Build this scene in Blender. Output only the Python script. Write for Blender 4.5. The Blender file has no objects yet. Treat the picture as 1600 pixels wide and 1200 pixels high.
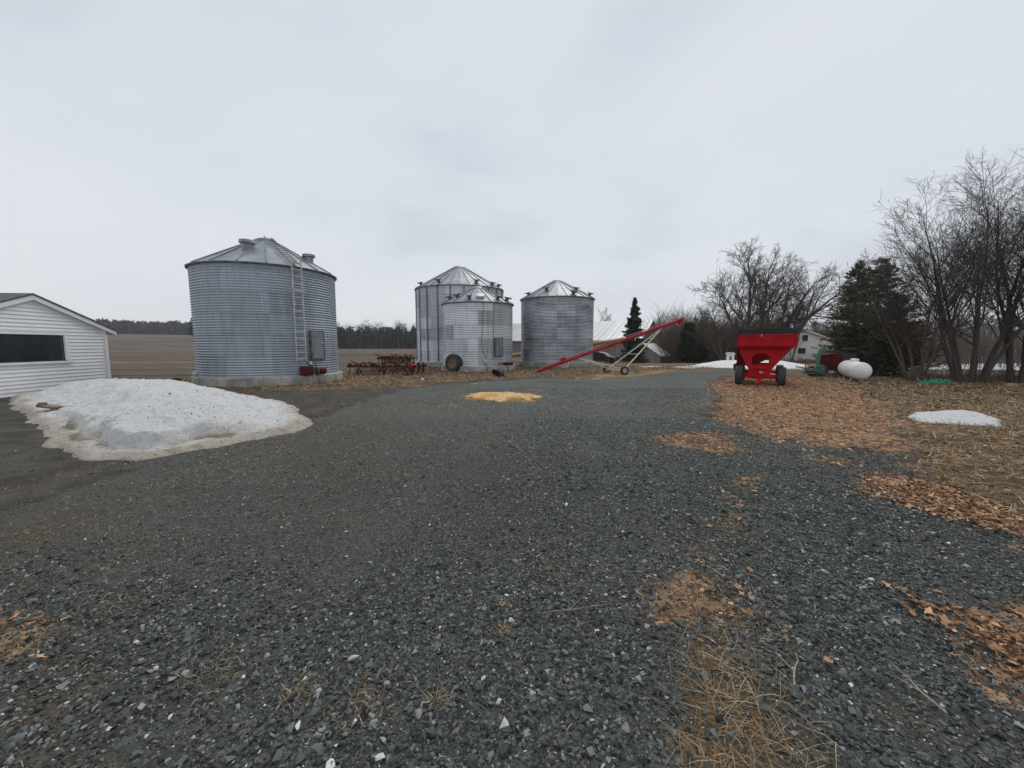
import bpy, bmesh, math, random
import numpy as np
from mathutils import Vector, Matrix
R_ = math.radians
SC = bpy.context.scene
COL = SC.collection
random.seed(7)

# ------------------------------------------------------------------ camera
EYE = 1.55
PITCH = R_(5.71)
cam_d = bpy.data.cameras.new('camera')
cam = bpy.data.objects.new('camera', cam_d); COL.objects.link(cam)
cam.location = (0, 0, EYE)
cam.rotation_euler = (R_(90) - PITCH, 0, 0)
cam_d.sensor_width = 36.0
cam_d.lens = 36.0 * 600 / 1600
cam_d.clip_start = 0.05
cam_d.clip_end = 5000
SC.camera = cam

# ------------------------------------------------------------------ light
SUN_EL, SUN_AZ = R_(52), R_(25)        # azimuth measured from +Y towards +X
SC.view_settings.view_transform = 'Standard'
SC.view_settings.look = 'None'
SC.view_settings.exposure = 0.35
SC.view_settings.gamma = 1.0
sd = bpy.data.lights.new('sun', 'SUN'); sd.energy = 1.0; sd.angle = R_(30); sd.color = (1.0, 0.97, 0.93)
sun = bpy.data.objects.new('sun', sd); COL.objects.link(sun)
sv = Vector((math.cos(SUN_EL) * math.sin(SUN_AZ), math.cos(SUN_EL) * math.cos(SUN_AZ), math.sin(SUN_EL)))
sun.rotation_euler = sv.to_track_quat('Z', 'Y').to_euler()

W = bpy.data.worlds.new('World'); SC.world = W; W.use_nodes = True
nt = W.node_tree; nt.nodes.clear()
def wn(t, **k):
    n = nt.nodes.new(t)
    for a, b in k.items(): setattr(n, a, b)
    return n
tc = wn('ShaderNodeTexCoord')
sky = wn('ShaderNodeTexSky', sky_type='NISHITA', sun_disc=False, sun_elevation=SUN_EL, sun_rotation=SUN_AZ)
skb = wn('ShaderNodeBackground'); skb.inputs[1].default_value = 0.07
nt.links.new(sky.outputs[0], skb.inputs[0])
sep = wn('ShaderNodeSeparateXYZ'); nt.links.new(tc.outputs['Generated'], sep.inputs[0])
zc = wn('ShaderNodeMath', operation='MAXIMUM'); nt.links.new(sep.outputs[2], zc.inputs[0]); zc.inputs[1].default_value = 0.0
za = wn('ShaderNodeMath', operation='ADD'); nt.links.new(zc.outputs[0], za.inputs[0]); za.inputs[1].default_value = 0.28
dv = wn('ShaderNodeVectorMath', operation='DIVIDE'); nt.links.new(tc.outputs['Generated'], dv.inputs[0])
cz = wn('ShaderNodeCombineXYZ')
for i in range(3): nt.links.new(za.outputs[0], cz.inputs[i])
nt.links.new(cz.outputs[0], dv.inputs[1])
n1 = wn('ShaderNodeTexNoise'); n1.inputs['Scale'].default_value = 0.95; n1.inputs['Detail'].default_value = 7; n1.inputs['Roughness'].default_value = 0.5
n1.inputs['Distortion'].default_value = 0.25
mp = wn('ShaderNodeMapping'); mp.inputs['Location'].default_value = (0.65, 2.1, 0.0); mp.inputs['Scale'].default_value = (1.0, 1.15, 1.0)
nt.links.new(dv.outputs[0], mp.inputs[0]); nt.links.new(mp.outputs[0], n1.inputs['Vector'])
# the overcast is heavier towards the right of the yard
gx = wn('ShaderNodeMath', operation='MULTIPLY_ADD'); nt.links.new(sep.outputs[0], gx.inputs[0]); gx.inputs[1].default_value = -0.15; 
nt.links.new(n1.outputs[0], gx.inputs[2])
rp = wn('ShaderNodeValToRGB'); nt.links.new(gx.outputs[0], rp.inputs[0])
e = rp.color_ramp.elements
e[0].position = 0.34; e[0].color = (0.46, 0.49, 0.545, 1)
e[1].position = 0.66; e[1].color = (0.59, 0.62, 0.66, 1)
m_ = e.new(0.47); m_.color = (0.545, 0.58, 0.63, 1)
# paler near the horizon
hz = wn('ShaderNodeMapRange'); nt.links.new(zc.outputs[0], hz.inputs[0])
hz.inputs[1].default_value = 0.0; hz.inputs[2].default_value = 0.42; hz.inputs[3].default_value = 0.55; hz.inputs[4].default_value = 0.0
mx = wn('ShaderNodeMix', data_type='RGBA'); nt.links.new(hz.outputs[0], mx.inputs[0])
nt.links.new(rp.outputs[0], mx.inputs[6]); mx.inputs[7].default_value = (0.62, 0.64, 0.66, 1)
clb = wn('ShaderNodeBackground'); nt.links.new(mx.outputs[2], clb.inputs[0]); clb.inputs[1].default_value = 1.0
ms = wn('ShaderNodeMixShader'); ms.inputs[0].default_value = 0.96
nt.links.new(skb.outputs[0], ms.inputs[1]); nt.links.new(clb.outputs[0], ms.inputs[2])
wo = wn('ShaderNodeOutputWorld'); nt.links.new(ms.outputs[0], wo.inputs[0])

# ------------------------------------------------------------------ numbers
CP, SP = math.cos(PITCH), math.sin(PITCH)
def smooth(a, b, x):
    t = np.clip((np.asarray(x, float) - a) / (b - a), 0, 1)
    return t * t * (3 - 2 * t)
def _hash(ix, iy, s):
    h = (ix.astype(np.int64) * 374761393 + iy.astype(np.int64) * 668265263 + s * 1442695041) & 0xffffffff
    h = ((h ^ (h >> 13)) * 1274126177) & 0xffffffff
    return ((h ^ (h >> 16)) & 0xffff) / 65535.0
def vnoise(x, y, s=0):
    x = np.asarray(x, float); y = np.asarray(y, float)
    ix = np.floor(x); iy = np.floor(y); fx = x - ix; fy = y - iy
    fx = fx * fx * (3 - 2 * fx); fy = fy * fy * (3 - 2 * fy)
    a = _hash(ix, iy, s); b = _hash(ix + 1, iy, s); c = _hash(ix, iy + 1, s); d = _hash(ix + 1, iy + 1, s)
    return (a + (b - a) * fx) * (1 - fy) + (c + (d - c) * fx) * fy
def fbm(x, y, s=0, o=4):
    r = 0; a = 0.5; f = 1.0
    for i in range(o):
        r = r + a * vnoise(np.asarray(x) * f, np.asarray(y) * f, s + i * 17); a *= 0.5; f *= 2.03
    return r / (1 - 0.5 ** o)
def height(x, y):
    """the lie of the land"""
    x = np.asarray(x, float); y = np.asarray(y, float)
    h = -1.0 * smooth(30, 58, y) * smooth(-6, 10, x)
    d = np.hypot(x, y); az = np.degrees(np.arctan2(x, y))
    h = h + 9.9 * smooth(90, 420, d) * (1 - smooth(-34, -27, az)) * smooth(-110, -70, az)
    h = h + (fbm(x * 0.35, y * 0.35, 5, 3) - 0.5) * 0.05 * smooth(3, 10, d)
    h = h + (fbm(x * 1.7, y * 1.7, 9, 3) - 0.5) * 0.035
    tr = np.minimum(np.abs(x + 1.35 - .16 * y + .3 * np.sin(y * .35)), np.abs(x - .6 - .16 * y + .3 * np.sin(y * .35)))
    h = h - .022 * smooth(.38, .05, tr) * smooth(24, 12, y) + .012 * smooth(.2, .45, tr) * smooth(.8, .5, tr) * smooth(24, 12, y)
    return h
def G(u, v, z=0.0):
    """where the sight line through a point of the 1600x1200 photograph meets the ground"""
    a = (u - 800) / 600; b = (600 - v) / 600
    dy = CP + SP * b; dz = -SP + CP * b
    t = (z - EYE) / dz
    return (a * t, dy * t)
def A(u, v, Y):
    a = (u - 800) / 600; b = (600 - v) / 600
    t = Y / (CP + SP * b)
    return Vector((a * t, Y, EYE + (-SP + CP * b) * t))
def gz(x, y): return float(height(x, y))

# ------------------------------------------------------------------ mesh helpers
def link(name, me, mat=None, parent=None):
    o = bpy.data.objects.new(name, me); COL.objects.link(o)
    if mat is not None: me.materials.append(mat)
    if parent is not None: o.parent = parent
    return o
def np_mesh(name, V, F, mat=None, parent=None, col=None, smooth_=False, attrs=None):
    V = np.asarray(V, np.float32); F = np.asarray(F, np.int32)
    me = bpy.data.meshes.new(name)
    n, k = F.shape
    me.vertices.add(len(V)); me.vertices.foreach_set('co', V.ravel())
    me.loops.add(n * k); me.loops.foreach_set('vertex_index', F.ravel())
    me.polygons.add(n); me.polygons.foreach_set('loop_start', np.arange(0, n * k, k, dtype=np.int32))
    me.polygons.foreach_set('use_smooth', np.full(n, smooth_, bool))
    at = dict(attrs or {})
    if col is not None: at['col'] = col
    me.update(calc_edges=True)
    for kk, c in at.items():
        a = me.attributes.new(kk, 'FLOAT_COLOR', 'POINT')
        c = np.asarray(c, np.float32)
        if c.shape[1] == 3: c = np.hstack([c, np.ones((len(c), 1), np.float32)])
        a.data.foreach_set('color', c.ravel())
    return link(name, me, mat, parent)
def thing(name, label, cat, loc=(0, 0, 0), rz=0.0, group=None):
    o = bpy.data.objects.new(name, None); COL.objects.link(o)
    o.location = loc; o.rotation_euler = (0, 0, rz); o.empty_display_size = 0.3
    o['label'] = label; o['category'] = cat
    if group: o['group'] = group
    return o
def tag(o, label, cat, group=None, kind=None):
    if label: o['label'] = label
    if cat: o['category'] = cat
    if group: o['group'] = group
    if kind: o['kind'] = kind
    return o
class MB:
    def __init__(s): s.v = []; s.f = []; s.uv = None
    def add(s, vs, fs, M=None):
        b = len(s.v)
        for p in vs:
            p = Vector(p)
            s.v.append(M @ p if M is not None else p)
        s.f += [tuple(b + i for i in f) for f in fs]
    def box(s, c, d, M=None, rz=0, rx=0, ry=0):
        x, y, z = d[0] / 2, d[1] / 2, d[2] / 2
        vs = [(-x, -y, -z), (x, -y, -z), (x, y, -z), (-x, y, -z), (-x, -y, z), (x, -y, z), (x, y, z), (-x, y, z)]
        T = Matrix.Translation(Vector(c)) @ Matrix.Rotation(rz, 4, 'Z') @ Matrix.Rotation(ry, 4, 'Y') @ Matrix.Rotation(rx, 4, 'X')
        if M is not None: T = M @ T
        s.add(vs, [(0, 3, 2, 1), (4, 5, 6, 7), (0, 1, 5, 4), (1, 2, 6, 5), (2, 3, 7, 6), (3, 0, 4, 7)], T)
    def tube(s, pts, r, n=8, caps=True):
        pts = [Vector(p) for p in pts]
        if not hasattr(r, '__len__'): r = [r] * len(pts)
        b = len(s.v); prev = None
        for i, p in enumerate(pts):
            t = (pts[min(i + 1, len(pts) - 1)] - pts[max(i - 1, 0)]).normalized()
            if prev is None:
                ref = Vector((0, 0, 1)) if abs(t.z) < 0.9 else Vector((1, 0, 0))
                u = t.cross(ref).normalized()
            else:
                u = (prev - t * prev.dot(t)).normalized()
            prev = u; w = t.cross(u)
            for k in range(n):
                a = 2 * math.pi * k / n
                s.v.append(p + (u * math.cos(a) + w * math.sin(a)) * r[i])
        for i in range(len(pts) - 1):
            for k in range(n):
                a = b + i * n + k; c = b + i * n + (k + 1) % n
                s.f.append((a, a + n, c + n, c)[::-1])
        if caps:
            s.f.append(tuple(b + k for k in range(n)))
            s.f.append(tuple(b + (len(pts) - 1) * n + k for k in range(n))[::-1])
    def bar(s, p, q, w, h):
        """rectangular bar from p to q"""
        p = Vector(p); q = Vector(q); t = (q - p).normalized()
        ref = Vector((0, 0, 1)) if abs(t.z) < 0.95 else Vector((0, 1, 0))
        u = t.cross(ref).normalized(); k = u.cross(t).normalized()
        vs = []
        for c in (p, q):
            for a, b in ((-1, -1), (1, -1), (1, 1), (-1, 1)): vs.append(c + u * a * w / 2 + k * b * h / 2)
        s.add(vs, [(0, 1, 2, 3), (7, 6, 5, 4), (0, 4, 5, 1), (1, 5, 6, 2), (2, 6, 7, 3), (3, 7, 4, 0)])
    def lathe(s, prof, n=32, M=None, close=False):
        """prof: (r, z) list around local Z"""
        vs = []; fs = []; m = len(prof)
        for i in range(n):
            a = 2 * math.pi * i / n
            for r, z in prof: vs.append((r * math.cos(a), r * math.sin(a), z))
        for i in range(n):
            j = (i + 1) % n
            for k in range(m - 1 if not close else m):
                l = (k + 1) % m
                fs.append((i * m + k, j * m + k, j * m + l, i * m + l))
        s.add(vs, fs, M)
    def prism(s, poly, d, M=None):
        """poly in local XZ plane, extruded along +Y by d"""
        n = len(poly)
        vs = [(x, 0, z) for x, z in poly] + [(x, d, z) for x, z in poly]
        fs = [tuple(range(n)), tuple(range(2 * n - 1, n - 1, -1))]
        for i in range(n):
            j = (i + 1) % n; fs.append((i, i + n, j + n, j))
        s.add(vs, fs, M)
    def build(s, name, mat=None, parent=None, smooth_=False, bevel=0, fix=True):
        me = bpy.data.meshes.new(name)
        me.from_pydata([tuple(p) for p in s.v], [], s.f); me.update()
        if fix:
            bm = bmesh.new(); bm.from_mesh(me); bmesh.ops.recalc_face_normals(bm, faces=bm.faces)
            if bevel:
                bmesh.ops.bevel(bm, geom=[e for e in bm.edges if len(e.link_faces) == 2 and e.calc_face_angle(0) > 0.5], offset=bevel, segments=1, affect='EDGES')
            bm.to_mesh(me); bm.free()
        if smooth_:
            me.polygons.foreach_set('use_smooth', [True] * len(me.polygons))
            try: me.set_sharp_from_angle(angle=R_(smooth_ if smooth_ is not True else 40))
            except Exception: pass
        return link(name, me, mat, parent)

# ------------------------------------------------------------------ materials
class NT:
    def __init__(s, name):
        s.m = bpy.data.materials.new(name); s.m.use_nodes = True
        s.t = s.m.node_tree; s.t.nodes.clear()
        s.out = s.t.nodes.new('ShaderNodeOutputMaterial')
        s.b = s.t.nodes.new('ShaderNodeBsdfPrincipled')
        s.t.links.new(s.b.outputs[0], s.out.inputs[0])
    def n(s, t, _in=None, **k):
        n = s.t.nodes.new(t)
        for a, b in k.items(): setattr(n, a, b)
        for a, b in (_in or {}).items(): s.set(n.inputs[a], b)
        return n
    def set(s, sock, v):
        if isinstance(v, bpy.types.NodeSocket): s.t.links.new(v, sock)
        elif isinstance(v, (tuple, list)):
            v = tuple(v)
            if len(v) == 3 and sock.type == 'RGBA': v = v + (1,)
            sock.default_value = v
        else: sock.default_value = v
    def math(s, op, a, b=None, c=None):
        n = s.n('ShaderNodeMath', operation=op); s.set(n.inputs[0], a)
        if b is not None: s.set(n.inputs[1], b)
        if c is not None: s.set(n.inputs[2], c)
        return n.outputs[0]
    def noise(s, vec, scale, detail=4, rough=0.55, dist=0.0):
        n = s.n('ShaderNodeTexNoise', {'Scale': scale, 'Detail': detail, 'Roughness': rough, 'Distortion': dist})
        if vec is not None: s.set(n.inputs['Vector'], vec)
        return n.outputs[0]
    def ramp(s, fac, stops, interp='LINEAR'):
        n = s.n('ShaderNodeValToRGB', {0: fac}); n.color_ramp.interpolation = interp
        el = n.color_ramp.elements
        while len(el) > 1: el.remove(el[-1])
        el[0].position = stops[0][0]; el[0].color = tuple(stops[0][1]) + (1,) if len(stops[0][1]) == 3 else stops[0][1]
        for p, c in stops[1:]:
            q = el.new(p); q.color = tuple(c) + (1,)
        return n.outputs[0]
    def step(s, x, a, b):
        n = s.n('ShaderNodeMapRange', {0: x, 1: a, 2: b, 3: 0.0, 4: 1.0}, interpolation_type='SMOOTHSTEP'); return n.outputs[0]
    def mix(s, f, a, b, mode='MIX'):
        n = s.n('ShaderNodeMix', data_type='RGBA', blend_type=mode)
        s.set(n.inputs[0], f); s.set(n.inputs[6], a); s.set(n.inputs[7], b); return n.outputs[2]
    def pos(s, kind='Object', scale=None, rot=None):
        tc = s.n('ShaderNodeTexCoord'); v = tc.outputs[kind]
        if scale or rot:
            mp = s.n('ShaderNodeMapping', {0: v})
            if scale: mp.inputs['Scale'].default_value = scale
            if rot: mp.inputs['Rotation'].default_value = rot
            v = mp.outputs[0]
        return v
    def world(s, scale=None, rot=None):
        v = s.n('ShaderNodeNewGeometry').outputs['Position']
        if scale or rot:
            mp = s.n('ShaderNodeMapping', {0: v})
            if scale: mp.inputs['Scale'].default_value = scale
            if rot: mp.inputs['Rotation'].default_value = rot
            v = mp.outputs[0]
        return v
    def bump(s, h, strength=0.3, dist=0.01):
        n = s.n('ShaderNodeBump', {'Height': h, 'Strength': strength, 'Distance': dist})
        s.set(s.b.inputs['Normal'], n.outputs[0]); return n
    def fin(s, color=None, rough=None, metal=None, spec=None):
        if color is not None: s.set(s.b.inputs['Base Color'], color)
        if rough is not None: s.set(s.b.inputs['Roughness'], rough)
        if metal is not None: s.set(s.b.inputs['Metallic'], metal)
        if spec is not None: s.set(s.b.inputs['Specular IOR Level'], spec)
        return s.m
def worn(name, c1, c2, scale=3.0, rough=0.6, metal=0.0, streak=None, bump=0.1, lo=0.35, hi=0.65, fine=40):
    s = NT(name); p = s.pos('Object', scale=streak)
    a = s.noise(p, scale, 6, 0.6); b = s.noise(s.pos('Object'), fine, 3)
    f = s.step(s.math('MULTIPLY_ADD', b, 0.25, s.math('MULTIPLY', a, 0.8)), lo, hi)
    s.bump(b, bump, 0.004)
    return s.fin(s.mix(f, c1, c2), rough, metal)

def galvanised(name, tone=(0.40, 0.43, 0.47), var=0.35, sheetw=2.8, sheeth=0.813, rough=0.42, metal=0.55, patch=0.3):
    """weathered zinc sheet: every sheet its own tone, white bloom streaks"""
    s = NT(name); uv = s.n('ShaderNodeUVMap').outputs[0]
    br = s.n('ShaderNodeTexBrick', {'Vector': uv, 'Scale': 1.0, 'Mortar Size': 0.006, 'Mortar Smooth': 0.2, 'Bias': 0.0,
             'Brick Width': sheetw, 'Row Height': sheeth, 'Color1': (0, 0, 0, 1), 'Color2': (1, 1, 1, 1), 'Mortar': (0.5, 0.5, 0.5, 1)}, offset=0.5)
    mp = s.n('ShaderNodeMapping', {0: uv}); mp.inputs['Scale'].default_value = (3.0, 0.35, 1)
    st = s.noise(mp.outputs[0], 1.6, 6, 0.65)
    mp2 = s.n('ShaderNodeMapping', {0: uv}); mp2.inputs['Scale'].default_value = (0.35, 1.1, 1)
    pt = s.noise(mp2.outputs[0], 1.5, 5, 0.6)
    fn = s.noise(uv, 60, 3)
    v = s.math('MULTIPLY_ADD', s.math('SUBTRACT', br.outputs[0], 0.5), var, 1.0)
    v = s.math('ADD', v, s.math('MULTIPLY', s.math('SUBTRACT', st, 0.5), 0.8))
    v = s.math('ADD', v, s.math('MULTIPLY', s.math('SUBTRACT', pt, 0.5), patch * 2.2))
    v = s.math('ADD', v, s.math('MULTIPLY', s.math('SUBTRACT', fn, 0.5), 0.18))
    c = s.n('ShaderNodeVectorMath', operation='SCALE'); c.inputs[0].default_value = tone; s.set(c.inputs['Scale'], v)
    col = s.mix(s.math('MULTIPLY', br.outputs[1], 0.8), c.outputs[0], (0.05, 0.055, 0.065))
    col = s.mix(s.math('MULTIPLY', s.step(st, 0.60, 0.75), 0.35), col, (0.62, 0.63, 0.64))
    r = s.math('MULTIPLY_ADD', pt, 0.35, rough - 0.17)
    s.bump(fn, 0.08, 0.003)
    return s.fin(col, r, metal)

M = {}
M['galv_a'] = galvanised('zinc_sheet_weathered', (0.335, 0.38, 0.425), 0.22, 2.75, 0.813, 0.46, 0.45, 0.18)
M['galv_b'] = galvanised('zinc_sheet_posts', (0.50, 0.52, 0.56), 0.55, 2.4, 0.813, 0.45, 0.45, 0.3)
M['galv_c'] = galvanised('zinc_sheet_small', (0.55, 0.58, 0.61), 0.6, 1.9, 0.813, 0.42, 0.45, 0.25)
M['galv_d'] = galvanised('zinc_sheet_banded', (0.36, 0.385, 0.42), 0.35, 2.75, 0.813, 0.36, 0.6, 0.95)  # strong patches paint a reflected bright band in with the dirty tone
def roofmat():
    s = NT('zinc_roof'); p = s.pos('Object')
    a = s.noise(p, 1.3, 5); b = s.noise(s.pos('Object'), 14, 4)
    c = s.mix(s.step(a, 0.35, 0.7), (0.25, 0.27, 0.295), (0.40, 0.415, 0.43))
    c = s.mix(s.math('MULTIPLY', s.step(b, 0.58, 0.75), 0.5), c, (0.30, 0.27, 0.26))
    s.bump(b, 0.1, 0.004)
    return s.fin(c, 0.5, 0.35)
M['roof'] = roofmat()
M['rib'] = worn('zinc_rib', (0.16, 0.175, 0.19), (0.30, 0.32, 0.34), 4, 0.5, 0.5)
M['darkmetal'] = worn('dull_steel', (0.07, 0.075, 0.085), (0.17, 0.18, 0.19), 6, 0.55, 0.5)
M['post'] = worn('steel_post', (0.09, 0.105, 0.14), (0.2, 0.22, 0.26), 6, 0.5, 0.4)
M['door'] = worn('grey_door_sheet', (0.17, 0.195, 0.22), (0.27, 0.30, 0.33), 3, 0.5, 0.4, streak=(1, 1, 0.3))
M['lightmetal'] = worn('bright_zinc', (0.42, 0.43, 0.43), (0.62, 0.62, 0.60), 6, 0.45, 0.35)
def concrete():
    s = NT('old_concrete'); p = s.pos('Object')
    a = s.noise(p, 1.4, 6, 0.65); d = s.noise(s.pos('Object', scale=(7, 7, 0.6)), 1.2, 4); f = s.noise(p, 45, 4)
    c = s.mix(s.step(a, 0.35, 0.68), (0.24, 0.235, 0.21), (0.46, 0.455, 0.42))
    c = s.mix(s.math('MULTIPLY', s.step(d, 0.55, 0.72), 0.6), c, (0.15, 0.15, 0.125))
    s.bump(s.math('ADD', a, s.math('MULTIPLY', f, 0.4)), 0.5, 0.02)
    return s.fin(c, 0.9, 0)
M['concrete'] = concrete()
M['white_siding'] = worn('white_siding', (0.78, 0.785, 0.79), (0.86, 0.86, 0.86), 1.2, 0.5, 0, streak=(1, 1, 2), bump=0.03)
M['white_trim'] = worn('white_trim', (0.78, 0.78, 0.77), (0.85, 0.85, 0.84), 2, 0.45, 0, bump=0.03)
M['shingle'] = worn('asphalt_shingle', (0.06, 0.06, 0.065), (0.13, 0.125, 0.12), 12, 0.9, 0, bump=0.5)
def glassmat():
    s = NT('dark_window_glass')
    return s.fin((0.012, 0.014, 0.016), 0.07, 0, 0.45)
M['glass'] = glassmat()
def clearglass():
    s = NT('clear_window_glass'); s.t.nodes.remove(s.b)
    tr = s.n('ShaderNodeBsdfTransparent', {0: (.62, .66, .64, 1)}); gl = s.n('ShaderNodeBsdfGlossy', {'Roughness': .02})
    fr = s.n('ShaderNodeFresnel', {0: 1.5}); mx_ = s.n('ShaderNodeMixShader', {0: s.math('MULTIPLY_ADD', fr.outputs[0], 1.6, .10)})
    s.t.links.new(tr.outputs[0], mx_.inputs[1]); s.t.links.new(gl.outputs[0], mx_.inputs[2]); s.t.links.new(mx_.outputs[0], s.out.inputs[0]); return s.m
M['clear'] = clearglass()
M['interior'] = worn('dark_interior', (0.05, 0.05, 0.045), (0.12, 0.11, 0.09), 2, 0.9)
def redpaint(name, c1, c2, rough=0.35, rust=0.35):
    s = NT(name); p = s.pos('Object')
    a = s.noise(p, 2.2, 6, 0.65); b = s.noise(p, 30, 5, 0.6); d = s.noise(s.pos('Object', scale=(4, 4, 0.5)), 2.0, 5)
    c = s.mix(s.step(a, 0.3, 0.7), c1, c2)
    c = s.mix(s.math('MULTIPLY', s.step(d, 0.55, 0.8), 0.35), c, (0.16, 0.10, 0.08))
    c = s.mix(s.math('MULTIPLY', s.step(b, 0.62, 0.72), rust), c, (0.10, 0.045, 0.025))
    s.bump(b, 0.06, 0.004)
    return s.fin(c, s.math('MULTIPLY_ADD', a, 0.3, rough - 0.12), 0.0, 0.12)
M['red'] = redpaint('red_wagon_paint', (0.33, 0.004, 0.010), (0.47, 0.008, 0.014), 0.5, 0.35)
M['red_auger'] = redpaint('red_auger_paint', (0.28, 0.014, 0.022), (0.42, 0.03, 0.035), 0.45, 0.6)
M['darkred'] = redpaint('faded_dark_red_paint', (0.06, 0.006, 0.008), (0.10, 0.010, 0.012), 0.55, 0.6)
M['rustred'] = redpaint('rusty_red_paint', (0.11, 0.016, 0.016), (0.055, 0.022, 0.016), 0.7, 0.9)
M['cream'] = worn('cream_paint', (0.50, 0.46, 0.36), (0.64, 0.60, 0.50), 5, 0.55, 0, hi=0.6)
M['yellow'] = worn('yellow_paint', (0.55, 0.33, 0.03), (0.70, 0.46, 0.07), 3, 0.5)
M['green'] = worn('green_machine_paint', (0.03, 0.10, 0.05), (0.07, 0.19, 0.09), 3, 0.45)
M['hose'] = worn('green_hose', (0.02, 0.26, 0.13), (0.06, 0.40, 0.22), 5, 0.5)
def rubber(name, c1, c2, r=0.75):
    return worn(name, c1, c2, 8, r, 0, bump=0.35)
M['rubber'] = rubber('tyre_rubber', (0.018, 0.019, 0.020), (0.045, 0.044, 0.042))
M['tub'] = rubber('black_plastic', (0.012, 0.013, 0.014), (0.03, 0.031, 0.033), 0.6)
M['tarp'] = rubber('black_tarp', (0.008, 0.009, 0.015), (0.02, 0.021, 0.03), 0.8)
M['rim'] = worn('rusty_rim', (0.10, 0.055, 0.035), (0.25, 0.20, 0.15), 9, 0.8, 0.1)
M['rimlight'] = worn('pale_rim', (0.35, 0.33, 0.29), (0.5, 0.48, 0.44), 7, 0.5, 0.2)
M['tank'] = worn('white_tank_paint', (0.76, 0.77, 0.77), (0.83, 0.83, 0.83), 1.5, 0.35, 0, bump=0.02)
M['carblack'] = worn('black_car_paint', (0.012, 0.013, 0.016), (0.022, 0.023, 0.027), 2, 0.22, 0.1, bump=0.0)
M['pvc'] = worn('white_pvc', (0.6, 0.6, 0.58), (0.72, 0.72, 0.7), 6, 0.4)
def plankmat(name, c1, c2, c3, w=5.0):
    s = NT(name); p = s.pos('Object'); sx = s.n('ShaderNodeSeparateXYZ', {0: p})
    k = s.math('FLOOR', s.math('MULTIPLY', s.math('ADD', sx.outputs[0], s.math('MULTIPLY', sx.outputs[1], 1.0)), w))
    wn_ = s.n('ShaderNodeTexWhiteNoise', {'W': k}, noise_dimensions='1D')
    g = s.noise(s.pos('Object', scale=(9, 9, 0.5)), 3, 6, 0.6)
    c = s.mix(wn_.outputs[0], c1, c2); c = s.mix(s.step(g, 0.5, 0.75), c, c3)
    s.bump(g, 0.4, 0.01)
    return s.fin(c, 0.85)
M['greywood'] = plankmat('grey_barn_boards', (0.14, 0.13, 0.12), (0.24, 0.225, 0.205), (0.08, 0.07, 0.06))
M['brownwood'] = plankmat('brown_barn_boards', (0.17, 0.12, 0.08), (0.27, 0.20, 0.13), (0.07, 0.05, 0.035))
def striperoof():
    s = NT('streaked_metal_roof'); p = s.pos('Object')
    sx = s.n('ShaderNodeSeparateXYZ', {0: p})
    k = s.math('FLOOR', s.math('MULTIPLY', sx.outputs[0], 1.15))
    w_ = s.n('ShaderNodeTexWhiteNoise', {'W': k}, noise_dimensions='1D')
    fr = s.math('FRACT', s.math('MULTIPLY', sx.outputs[0], 1.15))
    g = s.noise(s.pos('Object', scale=(3, 0.25, 0.25)), 1.5, 5)
    a = s.math('ADD', s.math('MULTIPLY', s.step(fr, 0.5, 0.62), 0.55), s.math('MULTIPLY', w_.outputs[0], 0.35))
    a = s.math('ADD', a, s.math('MULTIPLY', s.math('SUBTRACT', g, 0.5), 0.9))
    c = s.mix(a, (0.30, 0.31, 0.31), (0.60, 0.61, 0.62))
    return s.fin(c, 0.5, 0.3)
M['barnroof'] = striperoof()
M['paleroof'] = worn('pale_sheet_roof', (0.46, 0.48, 0.50), (0.62, 0.64, 0.66), 2.5, 0.5, 0.2)
M['stucco'] = worn('white_stucco', (0.68, 0.68, 0.67), (0.80, 0.80, 0.79), 1.0, 0.8)
M['paleclap'] = worn('pale_green_clapboard', (0.40, 0.47, 0.45), (0.52, 0.58, 0.56), 1.0, 0.7)
M['asphalt'] = worn('worn_asphalt', (0.09, 0.093, 0.095), (0.14, 0.143, 0.145), 0.8, 0.75, 0, bump=0.3)
def attrmat(name, rough=0.8, trans=0.0, spec=0.3, var=0.3, sc=8, br=1.0):
    s = NT(name); a = s.n('ShaderNodeAttribute', attribute_name='col')
    n = s.noise(s.world(), sc, 3)
    f = s.math('MULTIPLY_ADD', n, var * 2, (1 - var) * br)
    c = s.n('ShaderNodeVectorMath', operation='SCALE'); s.set(c.inputs[0], a.outputs[0]); s.set(c.inputs['Scale'], f)
    return s.fin(c.outputs[0], rough, 0, spec)
M['stone'] = attrmat('crushed_stone', 0.7, spec=0.35, var=0.3, sc=90)
M['leaf'] = attrmat('dead_leaf', 0.75, spec=.12, var=0.2, sc=30)
M['straw'] = attrmat('dry_grass_blades', 0.8, spec=.12, var=0.15, sc=6)
M['bark'] = attrmat('bark', 0.9, spec=.1, var=0.3, sc=12)
M['needle'] = attrmat('conifer_needles', 0.75, spec=.15, var=0.3, sc=3)
M['corn'] = None
M['twig'] = worn('dead_twig_bark', (.20, .15, .10), (.36, .29, .20), 30, .8)

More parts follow.
